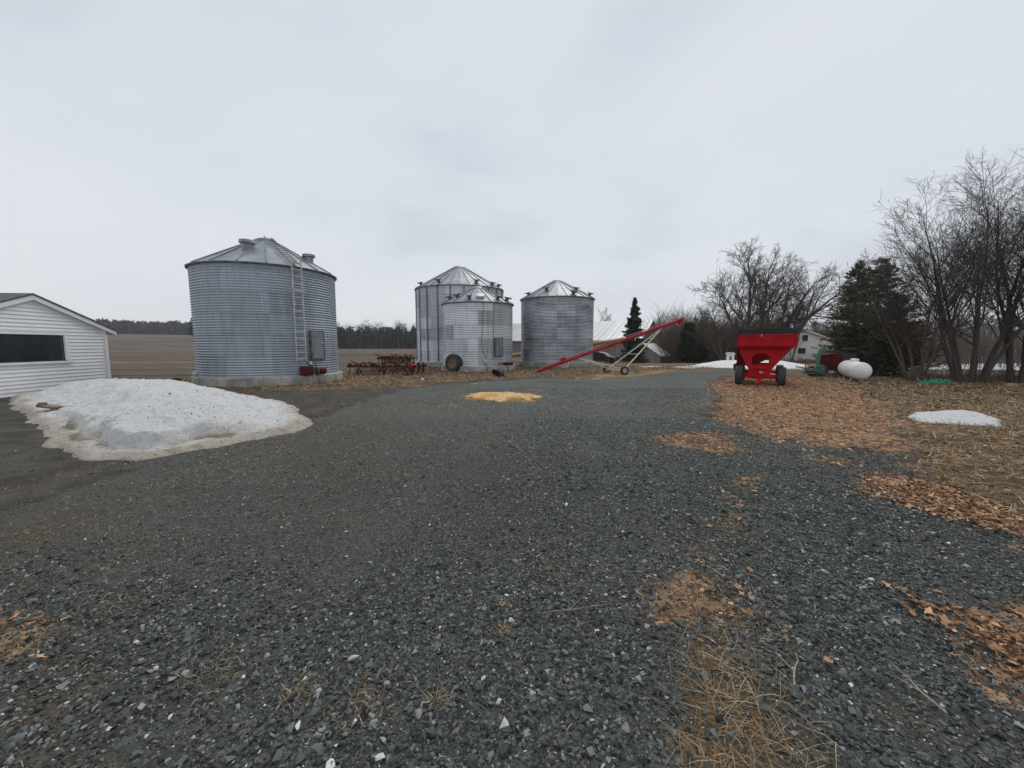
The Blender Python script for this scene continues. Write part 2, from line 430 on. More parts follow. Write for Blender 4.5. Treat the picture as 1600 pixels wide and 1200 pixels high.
def snowmat():
    s = NT('old_dirty_snow'); a = s.n('ShaderNodeAttribute', attribute_name='col')
    sp = s.n('ShaderNodeSeparateColor', {0: a.outputs[0]})
    p = s.world()
    big = s.noise(p, 1.3, 6, 0.6); mid = s.noise(p, 9, 6, 0.62, 0.4); fin_ = s.noise(p, 26, 5, 0.75)
    v = s.n('ShaderNodeTexVoronoi', {'Vector': p, 'Scale': 16.0, 'Randomness': 1.0})
    dirt_shade = s.math('ADD', s.math('MULTIPLY', sp.outputs[0], 0.85), s.math('MULTIPLY', s.math('SUBTRACT', mid, 0.5), 0.55))
    dirt_shade = s.math('ADD', dirt_shade, s.math('MULTIPLY', s.math('SUBTRACT', big, 0.5), 0.35))
    c = s.mix(s.step(dirt_shade, 0.20, 1.0), (0.84, 0.835, 0.82), (0.58, 0.52, 0.42))
    c = s.mix(s.math('MULTIPLY', s.step(dirt_shade, 0.80, 1.15), 0.7), c, (0.20, 0.165, 0.12))
    # grit and twigs frozen in
    speck = s.math('MULTIPLY', s.step(fin_, 0.57, 0.64), s.step(s.math('ADD', mid, s.math('MULTIPLY', sp.outputs[0], 0.25)), 0.46, 0.60))
    wv = s.n('ShaderNodeTexVoronoi', {'Vector': s.world(scale=(2.2, 7, 3)), 'Scale': 2.4}, feature='DISTANCE_TO_EDGE')
    crk = s.math('MULTIPLY', s.step(wv.outputs[0], 0.035, 0.0), s.step(mid, .5, .62))
    c = s.mix(s.math('MULTIPLY', crk, .55), c, (.20, .17, .13))
    c = s.mix(s.math('MULTIPLY', speck, 0.7), c, (0.09, 0.075, 0.06))
    s.bump(s.math('ADD', s.math('MULTIPLY', mid, 1.0), s.math('MULTIPLY', fin_, 0.6)), 1.0, 0.10)
    return s.fin(c, 0.6, 0, 0.3)
M['snow'] = snowmat()

def groundmat():
    s = NT('yard_ground')
    A1 = s.n('ShaderNodeAttribute', attribute_name='mask_a'); A2 = s.n('ShaderNodeAttribute', attribute_name='mask_b')
    a = s.n('ShaderNodeSeparateColor', {0: A1.outputs[0]}); b = s.n('ShaderNodeSeparateColor', {0: A2.outputs[0]})
    p = s.world()
    big = s.noise(p, 0.35, 5); mid = s.noise(p, 2.2, 6, 0.65); fin_ = s.noise(p, 22, 5, 0.65); vf = s.noise(p, 90, 3, 0.7)
    def edge(mask, w=0.5, lo=0.42, hi=0.58):
        x = s.math('ADD', mask, s.math('MULTIPLY', s.math('SUBTRACT', mid, 0.5), w * 1.4))
        x = s.math('ADD', x, s.math('MULTIPLY', s.math('SUBTRACT', fin_, 0.5), w * 0.9))
        return s.step(x, lo, hi)
    # silt
    silt = s.mix(s.step(mid, 0.3, 0.7), (0.055, 0.050, 0.043), (0.115, 0.104, 0.090))
    silt = s.mix(s.math('MULTIPLY', s.step(vf, 0.64, 0.74), 0.6), silt, (0.30, 0.29, 0.27))
    silt = s.mix(s.math('MULTIPLY', s.step(fin_, 0.58, 0.7), 0.4), silt, (0.16, 0.12, 0.085))
    # crushed stone
    v1 = s.n('ShaderNodeTexVoronoi', {'Vector': p, 'Scale': 44.0}); v2 = s.n('ShaderNodeTexVoronoi', {'Vector': p, 'Scale': 90.0})
    r1 = s.n('ShaderNodeSeparateColor', {0: v1.outputs['Color']}); r2 = s.n('ShaderNodeSeparateColor', {0: v2.outputs['Color']})
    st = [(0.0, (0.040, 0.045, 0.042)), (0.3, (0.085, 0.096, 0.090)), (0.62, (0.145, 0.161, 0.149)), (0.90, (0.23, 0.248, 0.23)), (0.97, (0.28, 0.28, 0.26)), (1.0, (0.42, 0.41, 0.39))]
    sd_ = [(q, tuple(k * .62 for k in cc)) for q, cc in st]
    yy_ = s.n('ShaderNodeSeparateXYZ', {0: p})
    far_tone = s.step(s.math('ADD', yy_.outputs[1], s.math('MULTIPLY', mid, 3.0)), 5.0, 12.0)  # stone ramp turns paler with distance along Y
    g1 = s.mix(far_tone, s.ramp(r1.outputs[0], sd_), s.ramp(r1.outputs[0], st)); g2 = s.mix(far_tone, s.ramp(r2.outputs[0], sd_), s.ramp(r2.outputs[0], st))
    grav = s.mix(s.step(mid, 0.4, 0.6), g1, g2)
    lft = s.step(s.math('ADD', yy_.outputs[0], s.math('MULTIPLY', s.math('SUBTRACT', big, .5), 5.0)), 1.5, -4.0)
    grav = s.mix(s.math('MULTIPLY', lft, 0.4), grav, s.mix(s.step(vf, .35, .65), (0.050, 0.044, 0.036), (0.21, 0.19, 0.16)))
    grav = s.mix(s.math('MULTIPLY', s.step(big, 0.45, 0.65), 0.45), grav, (0.10, 0.092, 0.075))
    tan_ = s.math('MULTIPLY', s.step(s.noise(p, 1.1, 5, 0.7), 0.57, 0.72), s.step(fin_, 0.40, 0.62))
    grav = s.mix(s.math('MULTIPLY', tan_, 0.7), grav, (0.20, 0.15, 0.088))
    br2 = s.math('MULTIPLY', s.step(s.noise(p, 0.55, 6, 0.75), 0.50, 0.66), s.step(vf, 0.35, 0.6))
    grav = s.mix(s.math('MULTIPLY', br2, 0.75), grav, (0.105, 0.080, 0.052))
    # dry turf, dead leaves
    sl = s.noise(s.world(scale=(1, 1, 1)), 5.5, 7, 0.75)
    turf = s.ramp(sl, [(0.30, (0.042, 0.027, 0.017)), (0.45, (0.105, 0.070, 0.040)), (0.58, (0.19, 0.138, 0.080)), (0.72, (0.31, 0.24, 0.145))])
    lv = s.n('ShaderNodeTexVoronoi', {'Vector': p, 'Scale': 13.0}); lr = s.n('ShaderNodeSeparateColor', {0: lv.outputs['Color']})
    leaf = s.ramp(lr.outputs[1], [(0.0, (0.10, 0.055, 0.037)), (0.35, (0.28, 0.15, 0.085)), (0.7, (0.47, 0.28, 0.16)), (1.0, (0.62, 0.41, 0.24))])
    leaf = s.mix(0.35, leaf, turf)
    turf = s.mix(s.math('MULTIPLY', s.step(s.noise(p, 0.9, 6, 0.7), 0.47, 0.62), 0.6), turf, leaf)
    # harvested field: long stripes of stubble and soil
    fs = s.noise(s.world(scale=(0.012, 0.22, 1), rot=(0, 0, R_(-7))), 1.0, 5, 0.6)
    fs2 = s.noise(s.world(scale=(0.5, 0.5, 1)), 1.2, 5, 0.65)
    fs3 = s.noise(s.world(scale=(0.02, 1.1, 1), rot=(0, 0, R_(-9))), 1.0, 4, 0.6)
    fx = s.math('ADD', s.math('MULTIPLY', fs, 0.55), s.math('ADD', s.math('MULTIPLY', fs2, 0.15), s.math('MULTIPLY', fs3, 0.30)))
    field = s.ramp(fx, [(0.40, (0.050, 0.036, 0.026)), (0.46, (0.095, 0.071, 0.053)), (0.50, (0.15, 0.118, 0.090)), (0.535, (0.095, 0.073, 0.056)), (0.60, (0.24, 0.20, 0.16))])
    corn = s.ramp(vf, [(0.3, (0.35, 0.2, 0.06)), (0.6, (0.66, 0.42, 0.15)), (0.8, (0.75, 0.55, 0.28))])
    c = silt
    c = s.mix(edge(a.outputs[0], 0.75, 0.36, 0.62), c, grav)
    c = s.mix(edge(a.outputs[2], 0.7), c, turf)
    c = s.mix(edge(a.outputs[1], 0.8), c, leaf)
    c = s.mix(edge(b.outputs[0], 0.3), c, field)
    c = s.mix(edge(b.outputs[1], 1.3, 0.5, 0.6), c, corn)
    c = s.mix(edge(b.outputs[2], 0.6), c, (0.70, 0.72, 0.74))
    h = s.math('MULTIPLY', s.math('SUBTRACT', 1.0, v1.outputs['Distance']), a.outputs[0])
    h = s.math('ADD', h, s.math('MULTIPLY', s.math('SUBTRACT', 1.0, v2.outputs['Distance']), 0.4))
    h = s.math('ADD', h, s.math('MULTIPLY', fin_, 0.8)); h = s.math('ADD', h, s.math('MULTIPLY', sl, 0.8))
    s.bump(h, 0.8, 0.03)
    return s.fin(c, 0.9, 0, 0.1)
M['ground'] = groundmat()

# ------------------------------------------------------------------ ground masks
def wpoly(px): return np.array([G(u, v) for u, v in px])
def sdf(poly, x, y):
    """signed distance, positive inside"""
    x = np.asarray(x, float); y = np.asarray(y, float)
    n = len(poly); d = np.full(x.shape, 1e18); ins = np.zeros(x.shape, bool)
    for i in range(n):
        ax, ay = poly[i]; bx, by = poly[(i + 1) % n]
        ex, ey = bx - ax, by - ay; wx, wy = x - ax, y - ay
        t = np.clip((wx * ex + wy * ey) / (ex * ex + ey * ey + 1e-12), 0, 1)
        d = np.minimum(d, (wx - ex * t) ** 2 + (wy - ey * t) ** 2)
        c = ((ay > y) != (by > y)) & (x < (bx - ax) * (y - ay) / (by - ay + 1e-12) + ax)
        ins ^= c
    return np.where(ins, 1, -1) * np.sqrt(d)
GRAVEL = wpoly([(-900, 1190), (-300, 960), (0, 800), (230, 725), (420, 680), (520, 645), (600, 618), (650, 606), (700, 601), (840, 591),
                (900, 593), (1040, 580), (1150, 577), (1260, 577), (1255, 583), (1130, 586), (1108, 600), (1120, 625), (1085, 645),
                (1140, 662), (1200, 692), (1330, 712), (1400, 712), (1430, 745), (1350, 768), (1450, 800), (1560, 835), (1620, 870), (2300, 1100), (3200, 1500),
                (800, 4000), (-1500, 1500)])
LEAVES = [wpoly(p) for p in (
    [(1108, 600), (1140, 588), (1250, 590), (1340, 604), (1395, 640), (1420, 690), (1400, 712), (1300, 705), (1200, 690), (1150, 662), (1095, 645), (1125, 622)],
    [(1035, 684), (1100, 676), (1150, 690), (1140, 706), (1060, 702)],
    [(1120, 760), (1165, 757), (1180, 768), (1130, 772)],
    [(1125, 784), (1155, 784), (1150, 796), (1125, 794)],
    [(1350, 765), (1425, 748), (1500, 770), (1640, 815), (1640, 880), (1560, 835), (1450, 800)],
    [(1450, 948), (1620, 962), (1680, 1130), (1560, 1075), (1490, 1005)],
    [(1300, 722), (1350, 722), (1362, 734), (1310, 733)],
    [(1155, 818), (1190, 820), (1190, 838), (1160, 836)],
    [(1540, 848), (1640, 855), (1640, 905), (1560, 870)],
    [(1010, 915), (1120, 895), (1180, 925), (1225, 975), (1210, 1010), (1130, 985), (1010, 950)],
    [(-120, 1005), (40, 990), (60, 1012), (-20, 1045)])]
TURF = [wpoly(p) for p in (
    [(1340, 604), (1250, 590), (1130, 586), (1240, 582), (1600, 578), (2600, 590), (3000, 900), (2300, 1100), (1660, 880), (1560, 835), (1480, 775), (1435, 745), (1425, 690), (1395, 640)],
    [(1090, 1010), (1150, 1015), (1215, 1080), (1300, 1240), (1100, 1260), (1080, 1120)],
    [(1430, 700), (1390, 640), (1600, 640), (1600, 820)],
    [(280, 606), (420, 612), (560, 606), (640, 606), (690, 598), (830, 588), (900, 590), (1050, 578), (1150, 574), (1160, 560), (660, 568), (520, 577), (290, 592), (180, 600), (170, 600), (290, 640)])]
YARD = wpoly([(-2500, 700), (-900, 640), (168, 606), (280, 598), (420, 590), (640, 571), (660, 567), (800, 560), (1000, 556), (1400, 553), (3500, 551), (9000, 600), (4000, 3000), (-4000, 3000)])
CORN = [wpoly(p) for p in (
    [(720, 621), (740, 616), (790, 614), (835, 616), (846, 621), (830, 627), (790, 629), (745, 626)],
    [(812, 609), (830, 607), (858, 609), (840, 612)],
    [(875, 592), (940, 581), (1060, 577), (1070, 580), (990, 589), (940, 593)],
    [(728, 598), (765, 595), (766, 600), (735, 601)],
    [(950, 627), (975, 623), (978, 627), (955, 630)])]
SNOWP = [wpoly(p) for p in (
    [(1045, 574), (1085, 570), (1110, 572), (1080, 576)],
    [(1000, 573), (1030, 571), (1032, 573), (1005, 574)],
    [(1340, 566), (1440, 569), (1700, 563), (3000, 566), (3000, 574), (1620, 578), (1500, 577), (1420, 577)],
    [(1560, 600), (1700, 596), (1700, 604), (1570, 604)])]
def umax(polys, x, y, w):
    r = np.zeros(np.shape(x))
    for q in polys:
        x0, y0 = q.min(0) - 3 * w; x1, y1 = q.max(0) + 3 * w
        m = (x > x0) & (x < x1) & (y > y0) & (y < y1)
        if m.any(): r[m] = np.maximum(r[m], np.clip(0.5 + sdf(q, x[m], y[m]) / (2 * w[m] if hasattr(w, 'shape') else 2 * w), 0, 1))
    return r
def umaxd(polys, x, y, w0=0.12, k=0.02):
    d = np.hypot(x, y); w = w0 + k * d
    if len(polys) and not (polys[0] is CORN[0] or polys[0] is CORN[1] or polys[0] is SNOWP[0]):
        x, y = x + (fbm(x * 1.4, y * 1.4, 201, 5) - .5) * (.5 + .07 * d), y + (fbm(x * 1.4, y * 1.4, 219, 5) - .5) * (.5 + .10 * d); w = w * 1.5
    r = np.zeros(np.shape(x))
    for q in polys:
        s_ = sdf(q, x, y); r = np.maximum(r, np.clip(0.5 + s_ / (2 * w), 0, 1))
    return r

# --- one sheet to the horizon, finer near the yard
def axis(a0, far, k, neg):
    xs = [0.0]; st = a0
    while xs[-1] < far:
        xs.append(xs[-1] + max(a0, k * xs[-1]))
    xs = np.array(xs)
    return np.concatenate([-xs[:0:-1], xs]) if neg else xs
gx_ = axis(0.05, 1500, 0.013, True)
gy_ = axis(0.05, 1500, 0.013, False)
gy_ = np.concatenate([[-80, -30, -10, -4, -2, -1, -0.5], gy_])
X, Y = np.meshgrid(gx_, gy_)
xf, yf = X.ravel(), Y.ravel()
zf = height(xf, yf)
wob = (fbm(xf * 0.9, yf * 0.9, 31, 4) - 0.5)
near = np.hypot(xf, yf) < 70
mg = np.zeros(len(xf)); ml = mg.copy(); mt = mg.copy(); mc = mg.copy(); msn = mg.copy()
xn, yn, wn_ = xf[near], yf[near], wob[near]
dn = np.hypot(xn, yn)
wv = 0.10 + 0.035 * dn
mg[near] = np.clip(0.5 + (sdf(GRAVEL, xn, yn) + wn_ * 0.5) / (2 * (0.25 + 0.03 * dn)), 0, 1)
ml[near] = umaxd(LEAVES, xn + wn_ * 0.6, yn + wn_ * 0.9, 0.12, 0.02)
mt[near] = umaxd(TURF, xn + wn_ * 0.5, yn + wn_ * 0.7, 0.15, 0.03)
mc[near] = np.maximum(umaxd(CORN[:1], xn, yn, .05, .004) * .62, umaxd(CORN[1:], xn, yn + wn_ * .8, .35, .01) * (.22 + .5 * fbm(xn * 1.6, yn * 4, 66, 3)))
msn[near] = umaxd(SNOWP, xn + wn_ * 0.8, yn + wn_ * 1.2, 0.15, 0.01)
mf = 1 - np.clip(0.5 + (sdf(YARD, xf, yf) + wob * 2) / 1.6, 0, 1)
mt = np.where((np.degrees(np.arctan2(xf, yf)) > 3) & (yf > 20) & (mg < .5), np.maximum(mt, 0.9), mt)
mf = np.where(np.degrees(np.arctan2(xf, yf)) > 3, 0, mf)
nx_, ny_ = len(gx_), len(gy_)
idx = np.arange(nx_ * ny_).reshape(ny_, nx_)
F = np.stack([idx[:-1, :-1].ravel(), idx[:-1, 1:].ravel(), idx[1:, 1:].ravel(), idx[1:, :-1].ravel()], 1)
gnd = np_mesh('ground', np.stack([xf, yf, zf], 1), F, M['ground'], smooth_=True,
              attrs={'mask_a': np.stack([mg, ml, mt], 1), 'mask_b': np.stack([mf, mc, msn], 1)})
tag(gnd, 'gravel farmyard with mud, dead leaves, dry turf and a bare field beyond', None, kind='structure')

# road at the right, a sheet over the turf
def strip(name, pts, w, mat, dz=0.02):
    V_ = []; 
    P = [Vector((x, y, 0)) for x, y in pts]
    Q = []
    for i in range(len(P) - 1):
        for k in range(12): Q.append(P[i].lerp(P[i + 1], k / 12))
    Q.append(P[-1])
    for i, p in enumerate(Q):
        t = (Q[min(i + 1, len(Q) - 1)] - Q[max(i - 1, 0)]).normalized(); nn = Vector((-t.y, t.x, 0))
        for s_ in np.linspace(-0.5, 0.5, 7):
            q = p + nn * w * s_; V_.append((q.x, q.y, gz(q.x, q.y) + dz + 0.02 * (1 - (2 * s_) ** 2)))
    n = len(Q); F_ = [(i * 7 + k, (i + 1) * 7 + k, (i + 1) * 7 + k + 1, i * 7 + k + 1) for i in range(n - 1) for k in range(6)]
    return np_mesh(name, V_, F_, mat, smooth_=True)
rd = strip('road', [(17.5, 22.6), (22, 22.0), (30, 20.0), (60, 17.0)], 2.6, M['asphalt'])
tag(rd, 'grey asphalt lane passing behind the bare trees', None, kind='structure')

# ------------------------------------------------------------------ crushed stones lying in the near yard
rng = np.random.default_rng(3)
def hulls(n):
    out = []
    for i in range(n):
        bm = bmesh.new()
        k = random.randint(7, 10)
        for _ in range(k):
            v = Vector((random.gauss(0, 1), random.gauss(0, 1), random.gauss(0, 1))).normalized()
            v = Vector((v.x * random.uniform(.8, 1.15), v.y * random.uniform(0.6, 0.95), v.z * random.uniform(0.5, 0.85)))
            bm.verts.new(v)
        r = bmesh.ops.convex_hull(bm, input=bm.verts)
        for v in [g for g in bm.verts if not g.link_faces]: bm.verts.remove(v)
        bmesh.ops.triangulate(bm, faces=bm.faces)
        bm.verts.index_update()
        out.append((np.array([v.co[:] for v in bm.verts]), np.array([[v.index for v in f.verts] for f in bm.faces])))
        bm.free()
    return out
HULLS = hulls(24)
def scatter(px, py, pz, size, colr, tilt=0.5):
    n = len(px); which = rng.integers(0, len(HULLS), n)
    Vs = []; Fs = []; Cs = []; base = 0
    for h in range(len(HULLS)):
        m = np.where(which == h)[0]
        if not len(m): continue
        hv, hf = HULLS[h]
        a = rng.uniform(0, 2 * np.pi, len(m)); t1 = rng.normal(0, tilt, len(m)); 
        ca, sa = np.cos(a), np.sin(a); ct, st = np.cos(t1), np.sin(t1)
        v = hv[None, :, :] * size[m][:, None, None]
        y1 = v[:, :, 1] * ct[:, None] - v[:, :, 2] * st[:, None]; z1 = v[:, :, 1] * st[:, None] + v[:, :, 2] * ct[:, None]
        x1 = v[:, :, 0]
        w = np.stack([x1 * ca[:, None] - y1 * sa[:, None] + px[m][:, None], x1 * sa[:, None] + y1 * ca[:, None] + py[m][:, None], z1 + pz[m][:, None]], 2)
        Vs.append(w.reshape(-1, 3)); k = len(hv)
        Fs.append((hf[None] + (base + np.arange(len(m)) * k)[:, None, None]).reshape(-1, 3))
        Cs.append(np.repeat(colr[m], k, 0)); base += len(m) * k
    return np.concatenate(Vs), np.concatenate(Fs), np.concatenate(Cs)
def band(n, y0, y1, slope=1.42, margin=0.8):
    """random ground points in the wedge of yard between two distances"""
    y = np.sqrt(rng.uniform(y0 ** 2, y1 ** 2, n)); x = rng.uniform(-1, 1, n) * (slope * y + margin); return x, y
def stonecol(n, x, y):
    r = rng.uniform(0, 1, n); base = np.empty((n, 3))
    v = 0.030 + 0.150 * rng.uniform(0, 1, n) ** 1.6
    v = v * .82; base[:, 0] = v * 0.90; base[:, 1] = v * 1.04; base[:, 2] = v * .97
    br = (r > 0.80) & (r < 0.92); base[br] = (v[br] * 1.5)[:, None] * np.array([1.1, 1.0, 0.88])
    li = (r > 0.88) & (r < 0.966); base[li] = (rng.uniform(0.18, 0.32, li.sum()))[:, None] * np.array([0.97, 1.0, 0.98])
    wh = r > 0.986; base[wh] = (rng.uniform(0.45, 0.7, wh.sum()))[:, None] * np.array([1, .99, .96])
    # silty brown dust towards the left of the yard
    f = (0.04 + 0.46 * smooth(1.3, -2.5, x) * smooth(1.6, 4.0, y) + .45 * (fbm(x * .8, y * .8, 99, 3) - .5)).clip(0, 1)[:, None]
    base = base * (1 - f) + f * (base * 0.8 + np.array([0.054, 0.044, 0.031]))
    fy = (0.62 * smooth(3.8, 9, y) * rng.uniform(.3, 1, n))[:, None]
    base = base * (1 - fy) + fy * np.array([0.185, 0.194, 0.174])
    return base
def stones():
    Vs = []; Fs = []; Cs = []; b = 0
    for n, y0, y1, s0, sp in ((210000, 0.85, 4.2, 0.0055, 0.53), (130000, 4.0, 8.0, 0.0078, 0.5), (60000, 7.6, 14.0, 0.0120, 0.40)):
        x, y = band(n, y0, y1)
        g = sdf(GRAVEL, x, y) + (fbm(x * .9, y * .9, 31, 4) - .5) * .5
        lf = umaxd(LEAVES + TURF, x, y); cn = umaxd(CORN, x, y, 0.05, 0.0)
        keep = ((g > -0.15 + rng.uniform(-.7, .35, n)) | ((rng.uniform(0, 1, n) < .22) & (sdf(YARD, x, y) > .2))) & (lf < rng.uniform(0.15, 1.5, n)) & (cn < .4)
        # thinner cover where silt shows
        sil = fbm(x * 0.6, y * 0.6, 77, 4) - 0.5 + 0.30 * smooth(0.6, -4, x) + .30 * smooth(.62, .78, fbm(x * 2.6, y * 1.6, 88, 4))
        tr = np.minimum(np.abs(x + 1.35 - .16 * y + .3 * np.sin(y * .35)), np.abs(x - .6 - .16 * y + .3 * np.sin(y * .35))); sil += .30 * smooth(.45, .1, tr)
        sil -= .35 * smooth(3.4, 1.9, y)
        keep &= (sil < rng.uniform(0.02, 0.62, n))
        x = x[keep]; y = y[keep]; n = len(x)
        size = s0 * np.exp(rng.normal(0, sp, n)) * (.78 + 0.42 * np.maximum(smooth(-1.2, 1.6, x), smooth(3.2, 1.8, y)) * (.7 + .6 * fbm(x * .9, y * .9, 145, 3))); size = np.minimum(size, 0.028)
        z = height(x, y) + size * rng.uniform(-0.05, 0.35, n)
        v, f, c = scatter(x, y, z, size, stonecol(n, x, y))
        Vs.append(v); Fs.append(f + b); Cs.append(c); b += len(v)
    o = np_mesh('gravel', np.concatenate(Vs), np.concatenate(Fs), M['stone'], col=np.concatenate(Cs))
    tag(o, 'dark grey crushed stone covering the farmyard', 'gravel', kind='stuff')
stones()

def leaves():
    x, y = band(110000, 1.2, 20, 1.45, .5)
    m = umaxd(LEAVES[:9] + LEAVES[10:], x + (fbm(x * 4, y * 4, 2) - .5) * .5, y + (fbm(x * 4, y * 4, 6) - .5) * .5, 0.15, 0.015) ; t = umaxd(TURF[:1] + TURF[2:3], x, y, 0.1, 0.01)
    keep = (m > rng.uniform(0.15, 1.15, len(x))) | ((t > .5) & (rng.uniform(0, 1, len(x)) < 0.10 + .18 * (fbm(x, y, 3) > .55))) 
    x = x[keep]; y = y[keep]
    # a few that blew out over the stones
    xs, ys = band(2600, 1.6, 15); kk = rng.uniform(0, 1, 2600) < .02 + .55 * umaxd(LEAVES, xs, ys, .9, .02) * smooth(-1, 2, xs); xs, ys = xs[kk], ys[kk]; x = np.concatenate([x, xs]); y = np.concatenate([y, ys])
    # the closest patches deserve more
    for q, mm in ((LEAVES[5], 5000), (LEAVES[9], 420), (LEAVES[4], 7000)):
        a = rng.uniform(q.min(0) - .3, q.max(0) + .3, (mm, 2)); k = sdf(q, a[:, 0] + (fbm(a[:, 0] * 2.4, a[:, 1] * 2.4, 201, 4) - .5) * .7, a[:, 1] + (fbm(a[:, 0] * 2.4, a[:, 1] * 2.4, 219, 4) - .5) * .9) + (fbm(a[:, 0] * 6, a[:, 1] * 6, 3) - .5) * .5 > np.abs(rng.normal(0, .22, mm)) - .05
        x = np.concatenate([x, a[k, 0]]); y = np.concatenate([y, a[k, 1]])
    n = len(x)
    # lobed outline, 9 points round a centre, curled
    ang = np.linspace(0, 2 * np.pi, 10)[:-1]; rad = np.array([1.0, .5, .85, .42, .62, .62, .42, .85, .5])
    lx = np.cos(ang) * rad; ly = np.sin(ang) * rad * .9; lz = 0.28 * (ly ** 2) + 0.18 * lx ** 2
    L = np.vstack([[0, 0, 0], np.stack([lx, ly, lz], 1)])
    s = rng.uniform(0.018, 0.040, n) * (1 + 0.03 * y); a = rng.uniform(0, 6.283, n); t1 = rng.normal(0, .35, n); t2 = rng.normal(0, .35, n)
    sg = rng.choice([-1, 1], n)
    v = L[None] * s[:, None, None]; v[:, :, :2] *= rng.uniform(.45, 1.25, (n, 10, 1)); v[:, :, 2] *= (sg * rng.uniform(.3, 2.2, n))[:, None]; v[:, :, 1] *= rng.uniform(.5, 1.1, n)[:, None]
    z1 = v[:, :, 2] + v[:, :, 0] * np.sin(t1)[:, None] + v[:, :, 1] * np.sin(t2)[:, None]
    ca, sa = np.cos(a)[:, None], np.sin(a)[:, None]
    w = np.stack([v[:, :, 0] * ca - v[:, :, 1] * sa + x[:, None], v[:, :, 0] * sa + v[:, :, 1] * ca + y[:, None], z1 + (height(x, y) + 0.012 + rng.uniform(0, .02, n))[:, None]], 2)
    f = np.array([[0, i, i % 9 + 1] for i in range(1, 10)])
    F_ = (f[None] + (np.arange(n) * 10)[:, None, None]).reshape(-1, 3)
    r = rng.uniform(0, 1, n)[:, None]
    c = (1 - r) * np.array([0.22, 0.11, 0.060]) + r * np.array([0.68, 0.41, 0.235]); c *= rng.uniform(.35, 1.15, (n, 1)) ** 1.1
    o = np_mesh('leaf_litter', w.reshape(-1, 3), F_, M['leaf'], col=np.repeat(c, 10, 0))
    tag(o, 'brown dead leaves matted over the stones and dry turf at right', 'dead leaves', kind='stuff')
leaves()

def blades(x, y, L, up, wid, colr, name, label, cat):
    n = len(x); a = rng.uniform(0, 6.283, n); K = 4
    p = np.zeros((n, K, 3)); el = up
    d = np.stack([np.cos(a) * np.cos(el), np.sin(a) * np.cos(el), np.sin(el)], 1)
    pos = np.stack([x, y, height(x, y)], 1); p[:, 0] = pos
    for k in range(1, K):
        d = d + rng.normal(0, .12, (n, 3)); d[:, 2] -= 0.25 * k / K
        d /= np.linalg.norm(d, axis=1)[:, None]
        pos = pos + d * (L / (K - 1))[:, None]; pos[:, 2] = np.maximum(pos[:, 2], height(pos[:, 0], pos[:, 1]) + 0.004 + 0.012 * rng.uniform(0, 1, n)); p[:, k] = pos
    side = np.stack([-np.sin(a), np.cos(a), rng.normal(0, .4, n)], 1)
    wk = wid[:, None] * np.array([1, .9, .7, .15])[None]
    l = p + side[:, None] * wk[:, :, None] / 2; r = p - side[:, None] * wk[:, :, None] / 2
    V_ = np.stack([l, r], 2).reshape(-1, 3)
    q = np.array([[2 * k, 2 * k + 1, 2 * k + 3, 2 * k + 2] for k in range(K - 1)])
    F_ = (q[None] + (np.arange(n) * 2 * K)[:, None, None]).reshape(-1, 4)
    o = np_mesh(name, V_, F_, M['straw'], col=np.repeat(colr, 2 * K, 0))
    return tag(o, label, cat, kind='stuff')
